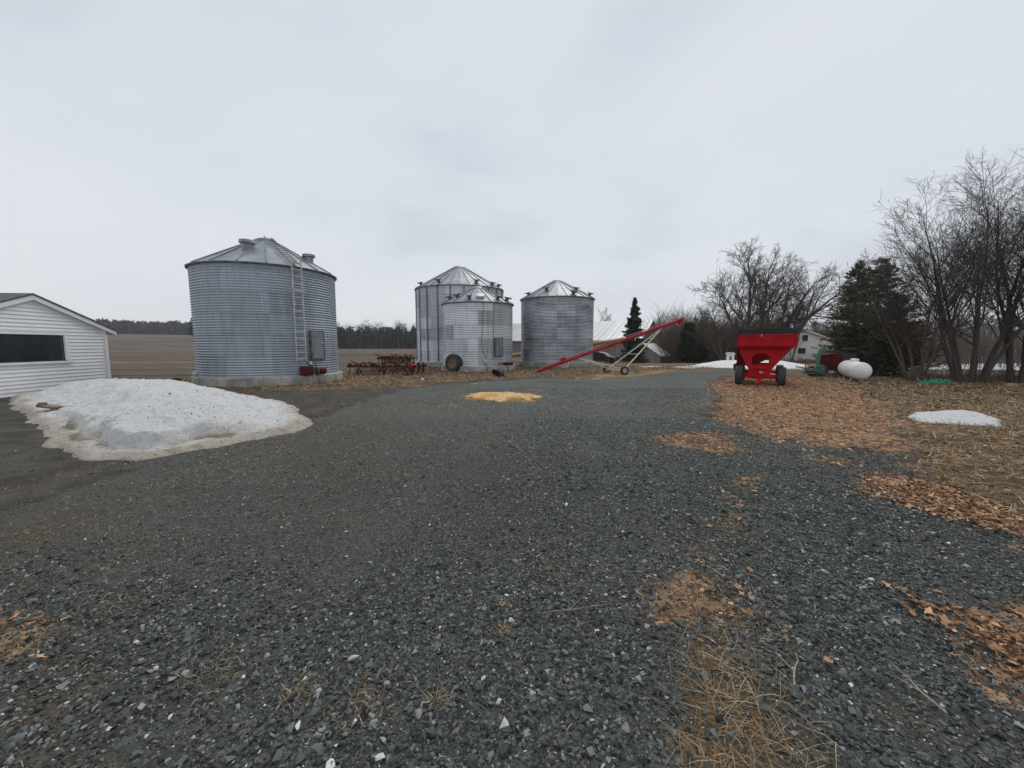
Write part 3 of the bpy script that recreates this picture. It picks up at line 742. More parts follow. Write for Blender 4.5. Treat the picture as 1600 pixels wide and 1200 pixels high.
def grass():
    X_ = []; Y_ = []; L_ = []; U_ = []; W_ = []
    # matted turf at right
    x, y = band(230000, 3.2, 19, 1.45, .5); t = umaxd(TURF[:1] + TURF[2:3], x, y, 0.15, 0.02)
    cl = fbm(x * 1.3, y * 1.3, 51, 3)
    k = (t > .5) & (cl > rng.uniform(.25, .62, len(x))); x = x[k]; y = y[k]; n = len(x)
    X_.append(x); Y_.append(y); L_.append(rng.uniform(.08, .22, n)); U_.append(np.abs(rng.normal(.2, .3, n))); W_.append((.0025 + .0011 * y) * rng.uniform(.7, 1.3, n))
    # straw lying at the bottom of the view
    for q, m, ll in ((TURF[1], 850, .15), (LEAVES[9], 500, .11), (LEAVES[10], 300, .10)):
        a = rng.uniform(q.min(0) - .1, q.max(0) + .1, (m * 2, 2)); kk = sdf(q, a[:, 0], a[:, 1]) > rng.normal(0, .08, m * 2)
        a = a[kk]; n = len(a)
        X_.append(a[:, 0]); Y_.append(a[:, 1]); L_.append(rng.uniform(.3, 1.3, n) * ll); U_.append(np.abs(rng.normal(.1, .25, n))); W_.append(rng.uniform(.0012, .0032, n))
    # thin wisps through the stones and along the bins
    for cx, cy, r_, m in [(*G(u, v), r_, m) for u, v, r_, m in ((570, 1100, .10, 150), (680, 1095, .04, 60), (20, 1010, .3, 260), (785, 985, .03, 70), (790, 945, .03, 50), (350, 1045, .12, 120), (470, 1085, .07, 80),
                (100, 800, .4, 160), (340, 735, .55, 260), (420, 712, .5, 160), (260, 752, .3, 120), (40, 838, .25, 120), (1150, 825, .12, 90), (1180, 850, .1, 60), (1085, 865, .1, 60), (610, 745, .35, 150), (450, 800, .3, 120), (200, 945, .12, 90), (1090, 560 + 300, .1, 50), (740, 760, .2, 90))]:
        X_.append(rng.normal(cx, r_ * .6, m)); Y_.append(rng.normal(cy, r_ * .6, m)); L_.append(rng.uniform(.02, .07, m)); U_.append(rng.uniform(0, .8, m)); W_.append(rng.uniform(.0015, .003, m))
    x, y = band(150000, 1.1, 11); cl = fbm(x * 1.1, y * 1.1, 123, 5) + .07 * smooth(1, -3, x)
    kk = (cl > rng.uniform(.42, .76, len(x))) & (sdf(GRAVEL, x, y) > -.8) & (rng.uniform(0, 1, len(x)) < .42); x, y = x[kk], y[kk]; n = len(x)
    X_.append(x); Y_.append(y); L_.append(rng.uniform(.008, .035, n) * (1 + .08 * y)); U_.append(rng.uniform(0, .6, n)); W_.append(rng.uniform(.0014, .0034, n) * (1 + .25 * y))
    a = rng.uniform(TURF[3].min(0), TURF[3].max(0), (110000, 2)); kk = (sdf(TURF[3], a[:, 0], a[:, 1]) > 0) & (a[:, 1] < 30)
    a = a[kk]; n = len(a)
    X_.append(a[:, 0]); Y_.append(a[:, 1]); L_.append(rng.uniform(.08, .25, n)); U_.append(np.abs(rng.normal(.3, .4, n))); W_.append(rng.uniform(.012, .025, n))
    x = np.concatenate(X_); y = np.concatenate(Y_); n = len(x); r = rng.uniform(0, 1, n)[:, None]
    c = (1 - r) * np.array([.10, .062, .036]) + r * np.array([.58, .44, .27]); c *= rng.uniform(.42, 1.2, (n, 1))
    g = rng.uniform(0, 1, n) < .01; c[g] = np.array([.12, .13, .045])
    blades(x, y, np.concatenate(L_), np.concatenate(U_), np.concatenate(W_), c, 'dry_grass', 'matted straw coloured dead grass along the yard edges', 'dry grass')
grass()

# corn heap
def corn():
    s = NT('spilt_corn'); p = s.world()
    v = s.n('ShaderNodeTexVoronoi', {'Vector': p, 'Scale': 75.0}); r = s.n('ShaderNodeSeparateColor', {0: v.outputs['Color']})
    n = s.noise(p, 4, 4)
    c = s.ramp(r.outputs[0], [(0, (.34, .18, .05)), (.35, (.58, .34, .10)), (.7, (.70, .42, .14)), (1, (.76, .56, .28))])
    c = s.mix(s.math('MULTIPLY', s.step(n, .58, .75), .5), c, (.34, .2, .1))
    s.bump(s.math('SUBTRACT', 1.0, v.outputs['Distance']), .7, .012); m = s.fin(c, .6)
    q = CORN[0]; st = .03
    xs = np.arange(q[:, 0].min() - .1, q[:, 0].max() + .1, st); ys = np.arange(q[:, 1].min() - .1, q[:, 1].max() + .1, st)
    X_, Y_ = np.meshgrid(xs, ys); d = sdf(q, X_ + (fbm(X_ * 3, Y_ * 3, 4) - .5) * .9, Y_ + (fbm(X_ * 3, Y_ * 3, 8) - .5) * .7) - .05 - .25 * smooth(.55, .70, fbm(X_ * 2.4, Y_ * 3.4, 26, 3)) 
    h = .07 * smooth(0, .45, d) * smooth(.2, .6, fbm(X_ * 1.6, Y_ * 2.6, 16)) * (0.6 + .8 * fbm(X_ * 2, Y_ * 2, 6)) + .012 * (d > 0)
    z = height(X_, Y_) + h - .004 + .004
    idx = np.arange(X_.size).reshape(X_.shape); ok = (d[:-1, :-1] > -.01) & (d[1:, 1:] > -.01)
    F_ = np.stack([idx[:-1, :-1][ok], idx[:-1, 1:][ok], idx[1:, 1:][ok], idx[1:, :-1][ok]], 1)
    z = np.where(d > 0, z, z - .03)
    o = np_mesh('corn_spill', np.stack([X_.ravel(), Y_.ravel(), z.ravel()], 1), F_, m, smooth_=True)
    tag(o, 'yellow corn spilt in a thin heap on the gravel before the bins', 'spilt corn', kind='stuff')
    px = rng.uniform(q[:, 0].min() - 1.2, q[:, 0].max() + 1.2, 26000); py = rng.uniform(q[:, 1].min() - .8, q[:, 1].max() + 2.6, 26000)
    dd = sdf(q, px, py) + (fbm(px * 3, py * 3, 12) - .5) * .5; k = (dd > -np.abs(rng.normal(0, .22, len(px)))) | (umaxd(CORN[1:2], px, py, .2, 0) > rng.uniform(.3, 1.6, len(px)))
    q3 = CORN[2]; bx_ = rng.uniform(q3[:, 0].min() - 1, q3[:, 0].max() + 1, 16000); by_ = rng.uniform(q3[:, 1].min() - 1, q3[:, 1].max() + 1, 16000)
    k3 = (sdf(q3, bx_, by_) > rng.normal(0, .5, 16000)) & (fbm(bx_ * 1.5, by_ * 3, 66, 3) > rng.uniform(.2, .8, 16000))
    px = np.concatenate([px[k], bx_[k3]]); py = np.concatenate([py[k], by_[k3]]); dq = sdf(q, px, py)
    sz = rng.uniform(.005, .009, len(px)) * np.where(py > 15, 2.0, 1.2)
    cc_ = np.array([.66, .41, .13]) * rng.uniform(.55, 1.2, (len(px), 1)); pz_ = height(px, py) + .004 + .05 * smooth(0, .5, dq)
    v, f, c2 = scatter(px, py, pz_, sz, cc_, .8)
    o2 = np_mesh('corn_kernels', v, f, M['stone'], col=c2); tag(o2, 'loose corn kernels strewn around the spill and under the red auger', 'corn kernels', kind='stuff')
corn()

# ------------------------------------------------------------------ snow
def snow(name, label, poly, hfun, st=0.05, dirtw=0.6, edge=0.25, group=None, dirtb=0.0, ledge_shade=None):
    x0, y0 = poly.min(0) - .3; x1, y1 = poly.max(0) + .3
    xs = np.arange(x0, x1, st); ys = np.arange(y0, y1, st)
    X_, Y_ = np.meshgrid(xs, ys)
    ww = min(.35, (y1 - y0) * .08)
    d = sdf(poly, X_ + (fbm(X_ * 1.5, Y_ * 1.5, 4) - .5) * ww, Y_ + (fbm(X_ * 1.5, Y_ * 1.5, 8) - .5) * ww) + (fbm(X_ * 4, Y_ * 4, 18) - .5) * .12 * min(1, ww * 3)
    h = hfun(X_, Y_, d)
    rough = (fbm(X_ * 1.6, Y_ * 2.6, 40, 4) - .5) * .17 + (fbm(X_ * 7, Y_ * 9, 41, 4) - .5) * .10
    h = h + rough * smooth(0, .5, d) * min(1.0, float(h.max()) * 2)
    z = height(X_, Y_) + np.where(d > 0, np.maximum(h, .01), -.06)
    idx = np.arange(X_.size).reshape(X_.shape)
    ok = np.maximum.reduce([d[:-1, :-1], d[1:, 1:], d[1:, :-1], d[:-1, 1:]]) > 0
    F_ = np.stack([idx[:-1, :-1][ok], idx[:-1, 1:][ok], idx[1:, 1:][ok], idx[1:, :-1][ok]], 1)
    dirt_shade = np.clip(1 - smooth(0, dirtw, d) + dirtb, 0, 1)
    dirt_shade = np.clip(dirt_shade + 0.3 * smooth(.6, -.9, (Y_ - Y_.mean()) / (Y_.max() - Y_.min()) * 2) * smooth(.35, .7, fbm(X_ * .7, Y_ * .7, 12)), 0, 1)
    if ledge_shade is not None: dirt_shade = dirt_shade + ledge_shade(X_, Y_, d)  # paints the shade under the front ledge into the dirt colour
    o = np_mesh(name, np.stack([X_.ravel(), Y_.ravel(), z.ravel()], 1), F_, M['snow'], smooth_=True, col=np.stack([dirt_shade.ravel()] * 3, 1))
    return tag(o, label, 'snow pile', group)
pile = np.array([G(210, 722), G(130, 719), G(75, 692), G(62, 668), G(35, 648), G(24, 636), G(10, 622), (-13.9, 12.6), (-12.3, 13.2), (-10.2, 12.6), (-8.0, 11.5), (-5.6, 9.7), G(470, 650), G(490, 660), G(465, 676), G(390, 690), G(300, 706)])
def hpile(x, y, d):
    ax = smooth(-3.9, -8.5, x)
    top = (0.12 + 0.27 * ax) * smooth(.35, 1.6, d)
    fr = smooth(7.6, 6.4, y + .25 * (x + 7))
    return (.13 - .05 * fr) * smooth(0, .16, d) + (.05 + .17 * fr) * smooth(.42, .55, d + (fbm(x * 2, y * 2, 71, 3) - .5) * .5) + top * (0.75 + .5 * fbm(x * .5, y * .5, 60))
snow('snow_pile', 'large dirty melting snow heap beside the white garage', pile, hpile, .035, .6, dirtb=.04, ledge_shade=lambda x, y, d: 1.0 * np.exp(-(((d + (fbm(x * 2, y * 2, 71, 3) - .5) * .5) - .40) / .06) ** 2) * smooth(7.8, 6.6, y + .25 * (x + 7)) * smooth(.35, .6, fbm(x * 1.1, y * 1.1, 74, 3)))  # dark band along the front ledge stands in for its undercut shade
sp2 = np.array([G(1412, 652), G(1425, 645), G(1480, 642), G(1530, 645), G(1556, 654), G(1562, 666), G(1510, 664), G(1440, 660)])
def grit():
    q = pile; n = 26000; x = rng.uniform(q[:, 0].min(), q[:, 0].max(), n); y = rng.uniform(q[:, 1].min(), q[:, 1].max(), n)
    me = bpy.data.objects['snow_pile'].data; co = np.zeros(len(me.vertices) * 3, np.float32); me.vertices.foreach_get('co', co); co = co.reshape(-1, 3)
    xs = np.unique(co[:, 0]); ys = np.unique(co[:, 1]); Z = co[:, 2].reshape(len(ys), len(xs))
    ix = np.clip(((x - xs[0]) / (xs[1] - xs[0])).astype(int), 0, len(xs) - 1); iy = np.clip(((y - ys[0]) / (ys[1] - ys[0])).astype(int), 0, len(ys) - 1)
    d = sdf(q, x, y); k = (d > .02) & (rng.uniform(0, 1, n) < .22 + .8 * np.exp(-d / .35) * smooth(9, 6, y) + .35 * (fbm(x * 1.2, y * 1.2, 7) > .55))
    x, y, z = x[k], y[k], Z[iy, ix][k]; m_ = len(x)
    v, f, c = scatter(x, y, z, .0062 * np.exp(rng.normal(0, .55, m_)), np.array([.12, .095, .068]) * rng.uniform(.4, 1.8, (m_, 1)), .8)
    o = np_mesh('snow_grit', v, f, M['stone'], col=c); tag(o, 'dark grit and bark crumbs scattered on the big snow heap', 'grit', kind='stuff')
grit()
snow('snow_pile', 'small oval snow patch on dry grass right of the gravel', sp2, lambda x, y, d: .05 * smooth(0, .1, d) + .09 * smooth(.1, .6, d), .03, .12)
sp3 = np.array([G(1078, 573), G(1100, 566), G(1150, 563.5), G(1220, 563), G(1262, 571), G(1258, 577), G(1205, 577), G(1150, 576.5)])
snow('snow_pile', 'long low snow bank behind the red grain wagon', sp3, lambda x, y, d: .08 * smooth(0, .3, d) + .20 * smooth(.3, 1.6, d), .12, .3, dirtb=.25)

# ------------------------------------------------------------------ grain bins
def uvcyl(name, prof, n, mat, parent, rscale):
    """lathe with UVs in metres"""
    m = len(prof); vs = np.zeros(((n + 1) * m, 3)); 
    a = np.linspace(0, 2 * np.pi, n + 1)
    pr = np.array(prof)
    for i in range(n + 1):
        vs[i * m:(i + 1) * m, 0] = pr[:, 0] * np.sin(a[i]); vs[i * m:(i + 1) * m, 1] = -pr[:, 0] * np.cos(a[i]); vs[i * m:(i + 1) * m, 2] = pr[:, 1]
    F_ = np.array([(i * m + k, (i + 1) * m + k, (i + 1) * m + k + 1, i * m + k + 1) for i in range(n) for k in range(m - 1)])
    o = np_mesh(name, vs, F_, mat, parent, smooth_=True)
    me = o.data; uv = me.uv_layers.new(name='UVMap')
    li = np.zeros(len(me.loops), np.int32); me.loops.foreach_get('vertex_index', li)
    uu = (li // m) / n * 2 * np.pi * rscale; vv = pr[li % m, 1]
    uv.data.foreach_set('uv', np.stack([uu, vv - pr[0, 1]], 1).astype(np.float32).ravel())
    return o
def bin_(label, az, D, R, base, wall, rise, mat, npan, vents, door=None, ladder=None, posts=0, hatch=None, seed=0, pitch=.1016, capr=.28, bigcap=False, nameparts=True):
    rnd = random.Random(seed)
    azr = R_(az); c = (D * math.sin(azr), D * math.cos(azr)); z0 = gz(*c) 
    t = thing('grain_bin', label, 'grain bin', (c[0], c[1], z0), -azr, 'corrugated steel grain bins')
    f = MB(); rr = R + .16
    f.lathe([(0, -.3), (rr + .02, -.3), (rr + .02, base - .03), (rr - .02, base), (0, base)], 72); f.build('foundation', M['concrete'], t, smooth_=30)
    top = base + wall
    n = int(round(wall / pitch)); pr = []
    for i in range(n * 6 + 1):
        z = base + .004 + wall * i / (n * 6); pr.append((R + .0155 * math.cos(2 * math.pi * i / 6), z))
    uvcyl('wall', pr, 120, mat, t, R)
    # sheet joint lines
    er = R + .09; ez = top - .02; pk = capr; pz = top + rise * (1 - pk / R)
    rf = MB(); vs = []; fs = []
    for i in range(npan):
        a0 = 2 * math.pi * i / npan; a1 = 2 * math.pi * (i + 1) / npan
        q = [(er * math.sin(a0), -er * math.cos(a0), ez), (er * math.sin(a1), -er * math.cos(a1), ez), (pk * math.sin(a1), -pk * math.cos(a1), pz), (pk * math.sin(a0), -pk * math.cos(a0), pz)]
        rf.add(q, [(0, 1, 2, 3)])
        rf.add([(x, y, z - .02) for x, y, z in q], [(3, 2, 1, 0)])
        rf.add([q[0], q[1], (q[1][0], q[1][1], q[1][2] - .05), (q[0][0], q[0][1], q[0][2] - .05)], [(0, 3, 2, 1)])
    roof = rf.build('roof', M['roof'], t, fix=False)
    rb = MB()
    for i in range(npan):
        a = 2 * math.pi * i / npan
        rb.bar((er * math.sin(a), -er * math.cos(a), ez + .022), (pk * math.sin(a), -pk * math.cos(a), pz + .022), .045, .05)
    rb.build('ridge_seams', M['rib'], roof)
    ea = MB(); ea.lathe([(R + .02, top - .09), (er + .01, top - .05), (er + .012, top - .02), (R, top - .01)], 72); ea.build('eave_trim', M['darkmetal'], roof, smooth_=30)
    cp = MB()
    if bigcap:
        cp.lathe([(0, pz + .12), (pk * .85, pz + .10), (pk * 1.15, pz + .0), (pk * 1.15, pz - .06), (pk * .8, pz - .06)], 24)
    else:
        cp.lathe([(0, pz + .07), (pk * .9, pz + .055), (pk * 1.1, pz + .0), (pk * 1.1, pz - .03), (pk * .8, pz - .03)], 20)
    cp.build('roof_cap', M['lightmetal'] if bigcap else M['rib'], roof, smooth_=35)
    for ph, fr, sz, kind in vents:
        a = R_(ph); rr_ = er + (pk - er) * fr; zz = ez + (pz - ez) * fr
        v = MB(); P = Matrix.Translation((rr_ * math.sin(a), -rr_ * math.cos(a), zz)) @ Matrix.Rotation(a, 4, 'Z')
        if kind == 'round':
            v.lathe([(sz * .7, -.15), (sz * .7, sz * .85)], 20, P)
            v.lathe([(0, sz * 1.28), (sz * .98, sz * 1.22), (sz * 1.02, sz * 1.16), (sz * 1.02, sz * .78), (sz * .6, sz * .72)], 24, P)
        else:
            P2 = P @ Matrix.Rotation(R_(25), 4, 'X')
            v.box((0, 0, sz * .25), (sz * .62, sz * .62, sz * .9), P2)
            v.box((0, -sz * .12, sz * .78), (sz * 1.15, sz * 1.3, sz * .3), P2, rx=R_(-12))
        v.build('roof_vent', M['darkmetal'] if kind != 'round' else M['rib'], t, smooth_=35)
    def wp(ph, r, z): a = R_(ph); return Vector((r * math.sin(a), -r * math.cos(a), z))
    def frame(ph): return Matrix.Rotation(R_(ph), 4, 'Z')
    if door:
        ph, dw, dh, dz = door
        P = frame(ph)
        d = MB(); d.box((0, -R - .05, dz + dh / 2), (dw, .05, dh), P); dd = d.build('access_door', M['door'], t, bevel=.012)
        d = MB(); 
        for sx_, sz_ in ((0, -1), (0, 1)): d.box((0, -R - .03, dz + dh / 2 + sz_ * (dh / 2 + .03)), (dw + .12, .08, .06), P)
        for sx_ in (-1, 1): d.box((sx_ * (dw / 2 + .03), -R - .03, dz + dh / 2), (.06, .08, dh - .002), P)
        d.build('door_frame', M['darkmetal'], dd)
        for k in (-.3, .3): d = MB(); d.box((-dw / 2 + .03, -R - .085, dz + dh / 2 + k * dh), (.10, .02, .04), P); d.build('hinge', M['darkmetal'], dd)
        d = MB()
        d.lathe([(0, .0), (.05, .0), (.05, .03), (0, .03)], 12, P @ Matrix.Translation((dw * .34, -R - .078, dz + dh * .6)) @ Matrix.Rotation(R_(90), 4, 'X'))
        d.build('door_latch', M['lightmetal'], dd)
    if ladder:
        ph, zlo, lw, up = ladder
        P = frame(ph); l = MB()
        for sx_ in (-1, 1):
            l.box((sx_ * lw / 2, -R - .15, (zlo + top + .25) / 2), (.035, .045, top + .25 - zlo), P)
            for z in np.arange(zlo + .3, top, 1.0): l.box((sx_ * lw / 2, -R - .08, z), (.03, .11, .03), P)
        for z in np.arange(zlo + .08, top + .2, .27): l.box((0, -R - .15, z), (lw - .036, .028, .03), P)
        l.build('ladder', M['lightmetal'], t)
        if up:
            l = MB()
            for sx_ in (-1, 1): l.bar(P @ Vector((sx_ * lw * .4, -er, ez + .10)), P @ Vector((sx_ * lw * .4, -pk, pz + .10)), .03, .04)
            for k in np.arange(.03, .97, .075): 
                p = Vector((0, -er, ez + .1)).lerp(Vector((0, -pk, pz + .1)), k); l.box(tuple(p), (lw * .8, .03, .025), P)
            l.build('roof_ladder', M['rib'], t)
    if posts:
        for i in range(posts):
            a = 360 / posts * i + 5; p = MB(); p.box((0, -R - .035, base + wall / 2), (.075, .05, wall - .1), frame(a)); p.build('stiffener', M['post'], t)
    if hatch:
        ph, fr, s_ = hatch; a = R_(ph); rr_ = er + (pk - er) * fr; zz = ez + (pz - ez) * fr
        sl = math.atan2(pz - ez, er - pk)
        P = Matrix.Translation((rr_ * math.sin(a), -rr_ * math.cos(a), zz + .05)) @ Matrix.Rotation(a, 4, 'Z') @ Matrix.Rotation(sl, 4, 'X')
        h = MB(); h.lathe([(0, .1), (s_ * .95, .09), (s_, .06), (s_, -.04), (0, -.04)], 20, P); h.build('roof_hatch', M['lightmetal'], t, smooth_=35)
    return t, wp
BINS = []
b1, wp1 = bin_('largest looking grain bin at left, with side ladder and grey door, beyond the snow heap', -31.9, 20.25, 2.67, .34, 4.34, 1.58, M['galv_a'], 18,
        [(-24, .50, .27, 'round'), (60, .38, .25, 'round')], door=(37, .58, 1.1, 1.02), ladder=(20.5, .95, .36, True), seed=1)
b2, wp2 = bin_('tall grain bin with dark vertical posts, behind the smaller bin', -7.6, 31.5, 3.42, .35, 5.55, 2.05, M['galv_b'], 30,
        [(-62, .10, .26, 'box'), (-28, .12, .28, 'box'), (22, .12, .28, 'box'), (48, .10, .28, 'box'), (66, .10, .26, 'box')], posts=22, seed=2, capr=.42, bigcap=True)
b3, wp3 = bin_('small pale grain bin with a big tyre leaning on it', -5.0, 25.1, 2.22, .32, 3.82, 1.2, M['galv_c'], 18,
        [(-64, .22, .24, 'box'), (-44, .30, .26, 'box'), (-14, .16, .26, 'box'), (38, .20, .26, 'box'), (62, .16, .28, 'box')],
        door=(33, .5, 1.02, .95), hatch=(5, .3, .27), seed=3, capr=.3, bigcap=True)
b4, wp4 = bin_('grain bin with a bright painted-in reflection band, farthest right, behind the red auger', 6.6, 30.4, 2.78, .38, 4.68, 1.6, M['galv_d'], 26,
        [(-58, .16, .26, 'box'), (-22, .34, .30, 'box'), (26, .12, .30, 'box'), (42, .36, .28, 'box'), (66, .12, .26, 'box')], seed=4, capr=.3)
# conduit running down the small bin
c_ = MB()
pts = [wp3(8, 2.28, 4.1), wp3(7.5, 2.28, 3.0), wp3(5, 2.28, 2.0), wp3(5.5, 2.28, 1.4), wp3(9, 2.29, 1.0), wp3(12, 2.29, .55), wp3(12, 2.42, .3), wp3(12, 2.46, .0)]
c_.tube(pts, .014, 6); c_.build('power_cable', M['rubber'], b3)
c_ = MB(); c_.tube([wp3(24, 2.27, 4.3), wp3(24, 2.27, 2.9), wp3(22, 2.27, .7)], .012, 6); c_.tube([wp3(15, 2.26, 3.6), wp3(15, 2.26, 1.5), wp3(13, 2.26, .8)], .008, 5); c_.build('conduit', M['darkmetal'], b3)
c_ = MB(); c_.box(tuple(wp3(10, 2.31, .62)), (.16, .1, .24), rz=R_(10)); c_.build('switch_box', M['lightmetal'], b3, bevel=.01)
c_ = MB(); c_.tube([wp1(27, 2.67, 1.15), wp1(30, 2.69, .75), wp1(33, 2.73, .45), wp1(34, 2.83, .25), wp1(35, 2.87, .0)], .012, 6)
c_.tube([wp1(24.5, 2.67, 1.0), wp1(28, 2.7, .8), wp1(33, 2.7, .62)], .01, 5); c_.build('power_cable', M['rubber'], b1)
c_ = MB(); c_.box(tuple(wp1(29.5, 2.69, .85)), (.09, .06, .13), rz=R_(29)); c_.build('switch_box', M['pvc'], b1)

# unloading head at the foot of the left bin
def at_bin(t, wp, ph, r, z): return t.matrix_world @ wp(ph, r, z)
bpy.context.view_layer.update()
p0 = at_bin(b1, wp1, 24, 2.85, .36)
u_ = thing('unloading_motor', 'rusty red unloading motor at the foot of the left bin', 'motor', p0, R_(32.3 + 24))
m = MB(); m.box((0, 0, .19), (.42, .30, .34)); m.build('gearbox', M['rustred'], u_, bevel=.02)
m = MB(); m.lathe([(0, -.16), (.12, -.16), (.15, -.12), (.15, .12), (.12, .16), (0, .16)], 18, Matrix.Translation((.62, 0, .15)) @ Matrix.Rotation(R_(90), 4, 'Y')); m.build('motor', M['darkred'], u_, smooth_=35)
m = MB(); m.bar((.2, 0, .15), (.5, 0, .15), .05, .05); m.bar((.62, -.1, .0), (.72, -.16, -.34), .03, .03); m.tube([(.35, -.05, .45), (.38, -.05, .1)], .02, 8); m.lathe([(.02, -.02), (.17, -.02), (.17, .02), (.02, .02)], 18, Matrix.Translation((.42, 0, .16)) @ Matrix.Rotation(R_(90), 4, 'Y'), close=True)
m.build('drive_shaft', M['darkmetal'], u_)
p0 = at_bin(b3, wp3, 42, 2.42, .33)
u_ = thing('unloading_motor', 'small red drive motor at the right foot of the small bin', 'motor', p0, R_(5 + 20))
m = MB(); m.lathe([(0, -.2), (.08, -.2), (.1, -.16), (.1, .16), (.08, .2), (0, .2)], 14, Matrix.Translation((.1, 0, .12)) @ Matrix.Rotation(R_(90), 4, 'Y')); m.build('motor', M['darkred'], u_, smooth_=35)
m = MB(); m.box((.42, 0, .10), (.18, .16, .2)); m.build('gearbox', M['rustred'], u_); m = MB(); m.bar((.15, -.02, .03), (.18, -.05, -.33), .03, .03); m.build('leg', M['rustred'], u_); m = MB(); m.bar((-.45, 0, .12), (-.1, 0, .12), .04, .04); m.build('drive_shaft', M['rustred'], u_)

# ------------------------------------------------------------------ tyres and wheels
def wheel(name, parent, loc, r, w, rz=0, rx=0, rim=None, lugs=0, tilt=None, seg=36):
    """axis along local X; a part with tyre and rim as its pieces"""
    P = Matrix.Translation(Vector(loc)) @ Matrix.Rotation(rz, 4, 'Z') @ Matrix.Rotation(R_(90), 4, 'Y')
    t = MB(); h = w / 2; ri = r * .56
    pr = [(ri, -h * .72), (ri + (r - ri) * .3, -h), (r * .9, -h * .96), (r * .985, -h * .72), (r, -h * .3), (r, h * .3), (r * .985, h * .72), (r * .9, h * .96), (ri + (r - ri) * .3, h), (ri, h * .72)]
    t.lathe(pr, seg, P, close=True)
    for i in range(lugs):
        for sgn in (-1, 1):
            a = 2 * math.pi * (i + (.5 if sgn > 0 else 0)) / lugs
            Q = P @ Matrix.Rotation(a, 4, 'Z') @ Matrix.Translation((r * .985, 0, sgn * h * .5)) @ Matrix.Rotation(sgn * R_(28), 4, 'X')
            t.box((0, 0, 0), (r * .06, r * .075, h * .95), Q)
    o = t.build(name, M['rubber'], parent, smooth_=35)
    d = MB(); d.lathe([(0, -h * .1), (ri * .35, -h * .12), (ri * .5, -h * .35), (ri * .85, -h * .35), (ri * .9, -h * .74), (ri * 1.04, -h * .76), (ri * 1.04, h * .76), (ri * .9, h * .74), (ri * .85, h * .2), (0, h * .2)], 28, P)
    d.lathe([(0, -h * .55), (ri * .16, -h * .5), (ri * .18, -h * .1)], 12, P)
    d.build('rim', rim or M['rimlight'], o, smooth_=35)
    return o
# big tyre leaning on the small bin
tx, ty = G(708, 581)
tyre = thing('tractor_tyre', 'big black tractor tyre with rusty rim leaning on the small bin', 'tyre', (tx, ty + .12, gz(tx, ty)), 0)
wheel('tyre', tyre, (0, 0, .52), .53, .40, rz=R_(62), rim=M['rim'], lugs=18)
tyre.children[0].name = 'tread'
tyre.rotation_euler = (R_(-10), 0, 0)

# black tub
bx, by = G(780, 587)
tb = MB(); P = Matrix.Translation((0, 0, .16)) @ Matrix.Rotation(R_(12), 4, 'Z') @ Matrix.Rotation(R_(38), 4, 'Y') @ Matrix.Rotation(R_(-20), 4, 'X')
tb.lathe([(0, .22), (.16, .22), (.20, .18), (.33, -.05), (.36, -.06), (.37, -.1), (.34, -.1), (.3, -.05), (.15, .16), (0, .16)], 9, P)
tubo = thing('plastic_tub', 'crumpled black plastic tub tipped over beside the small bin', 'tub', (bx, by, gz(bx, by)))
tb.build('bowl', M['tub'], tubo)
tb = MB(); tb.lathe([(.355, -.075), (.40, -.085), (.40, -.12), (.355, -.11)], 9, P, close=True); tb.build('lip', M['tub'], tubo)

# ball
x_, y_ = G(660, 596)
bl = MB(); bl.lathe([(0, -.075), (.04, -.065), (.065, -.04), (.078, 0), (.065, .04), (.04, .065), (0, .075)], 16); o = bl.build('ball', worn('pale_blue_plastic', (.38, .45, .52), (.5, .56, .62), 5, .5), None, smooth_=True)
o.location = (x_, y_, gz(x_, y_) + .07); tag(o, 'small pale blue ball lying at the gravel edge by the harrow', 'ball')

# PVC elbow beside the right bin
x_, y_ = G(884, 575)
pv = MB(); pv.tube([(-.22, 0, .04), (-.05, 0, .04), (.08, 0, .07), (.15, 0, .16), (.17, 0, .30), (.17, 0, .48)], .035, 10); o = pv.build('drain_pipe', M['pvc'], None, smooth_=35)
o.location = (x_, y_, gz(x_, y_)); tag(o, 'white plastic elbow pipe at the base of the right bin', 'pipe')
# bits by the left bin
q = at_bin(b1, wp1, -78, 2.72, .34); pv = MB(); pv.lathe([(0, 0), (.09, 0), (.1, .04), (.1, .13), (.05, .2), (.03, .26), (0, .26)], 12, Matrix.Rotation(R_(80), 4, 'X') @ Matrix.Translation((0, .1, -.1)))
o = pv.build('plastic_jug', M['pvc'], None, smooth_=35); o.location = q; tag(o, 'white plastic jug lying on the left rim of the bin foundation', 'jug')
q = at_bin(b1, wp1, -62, 2.84, .0); pv = MB(); pv.bar((0, -.05, .0), (.32, .02, .42), .05, .03); pv.bar((.1, -.05, .28), (.36, 0, .32), .03, .02)
o = pv.build('iron_bracket', M['tub'], None); o.location = q; o.rotation_euler = (0, 0, R_(32)); tag(o, 'black iron bracket leaning on the left bin foundation', 'bracket')
x_, y_ = G(273, 601); pv = MB(); pv.box((0, 0, .12), (.42, .26, .16), ry=R_(-14)); pv.box((.05, 0, .23), (.2, .1, .06), ry=R_(-14)); pv.box((-.1, .02, .06), (.1, .3, .12))
o = pv.build('scrap_iron', M['darkred'], None, bevel=.02); o.location = (x_, y_, gz(x_, y_)); tag(o, 'dark red scrap iron lying behind the snow heap', 'scrap')
x_, y_ = -13.6, 14.6
# rusty plate stuck in the snow
x_, y_ = G(78, 640)
pv = MB(); pv.box((0, 0, 0), (.42, .16, .06), ry=R_(8)); pv.box((.26, .02, -.01), (.35, .05, .03), rz=R_(10)); pv.box((-.15, 0, .05), (.12, .1, .08))
o = pv.build('rusty_plate', M['rim'], None, bevel=.01); o.location = (x_ * .9, y_ * .9, gz(x_, y_) + .24); tag(o, 'rusty orange iron piece lying in the left end of the snow heap', 'scrap')

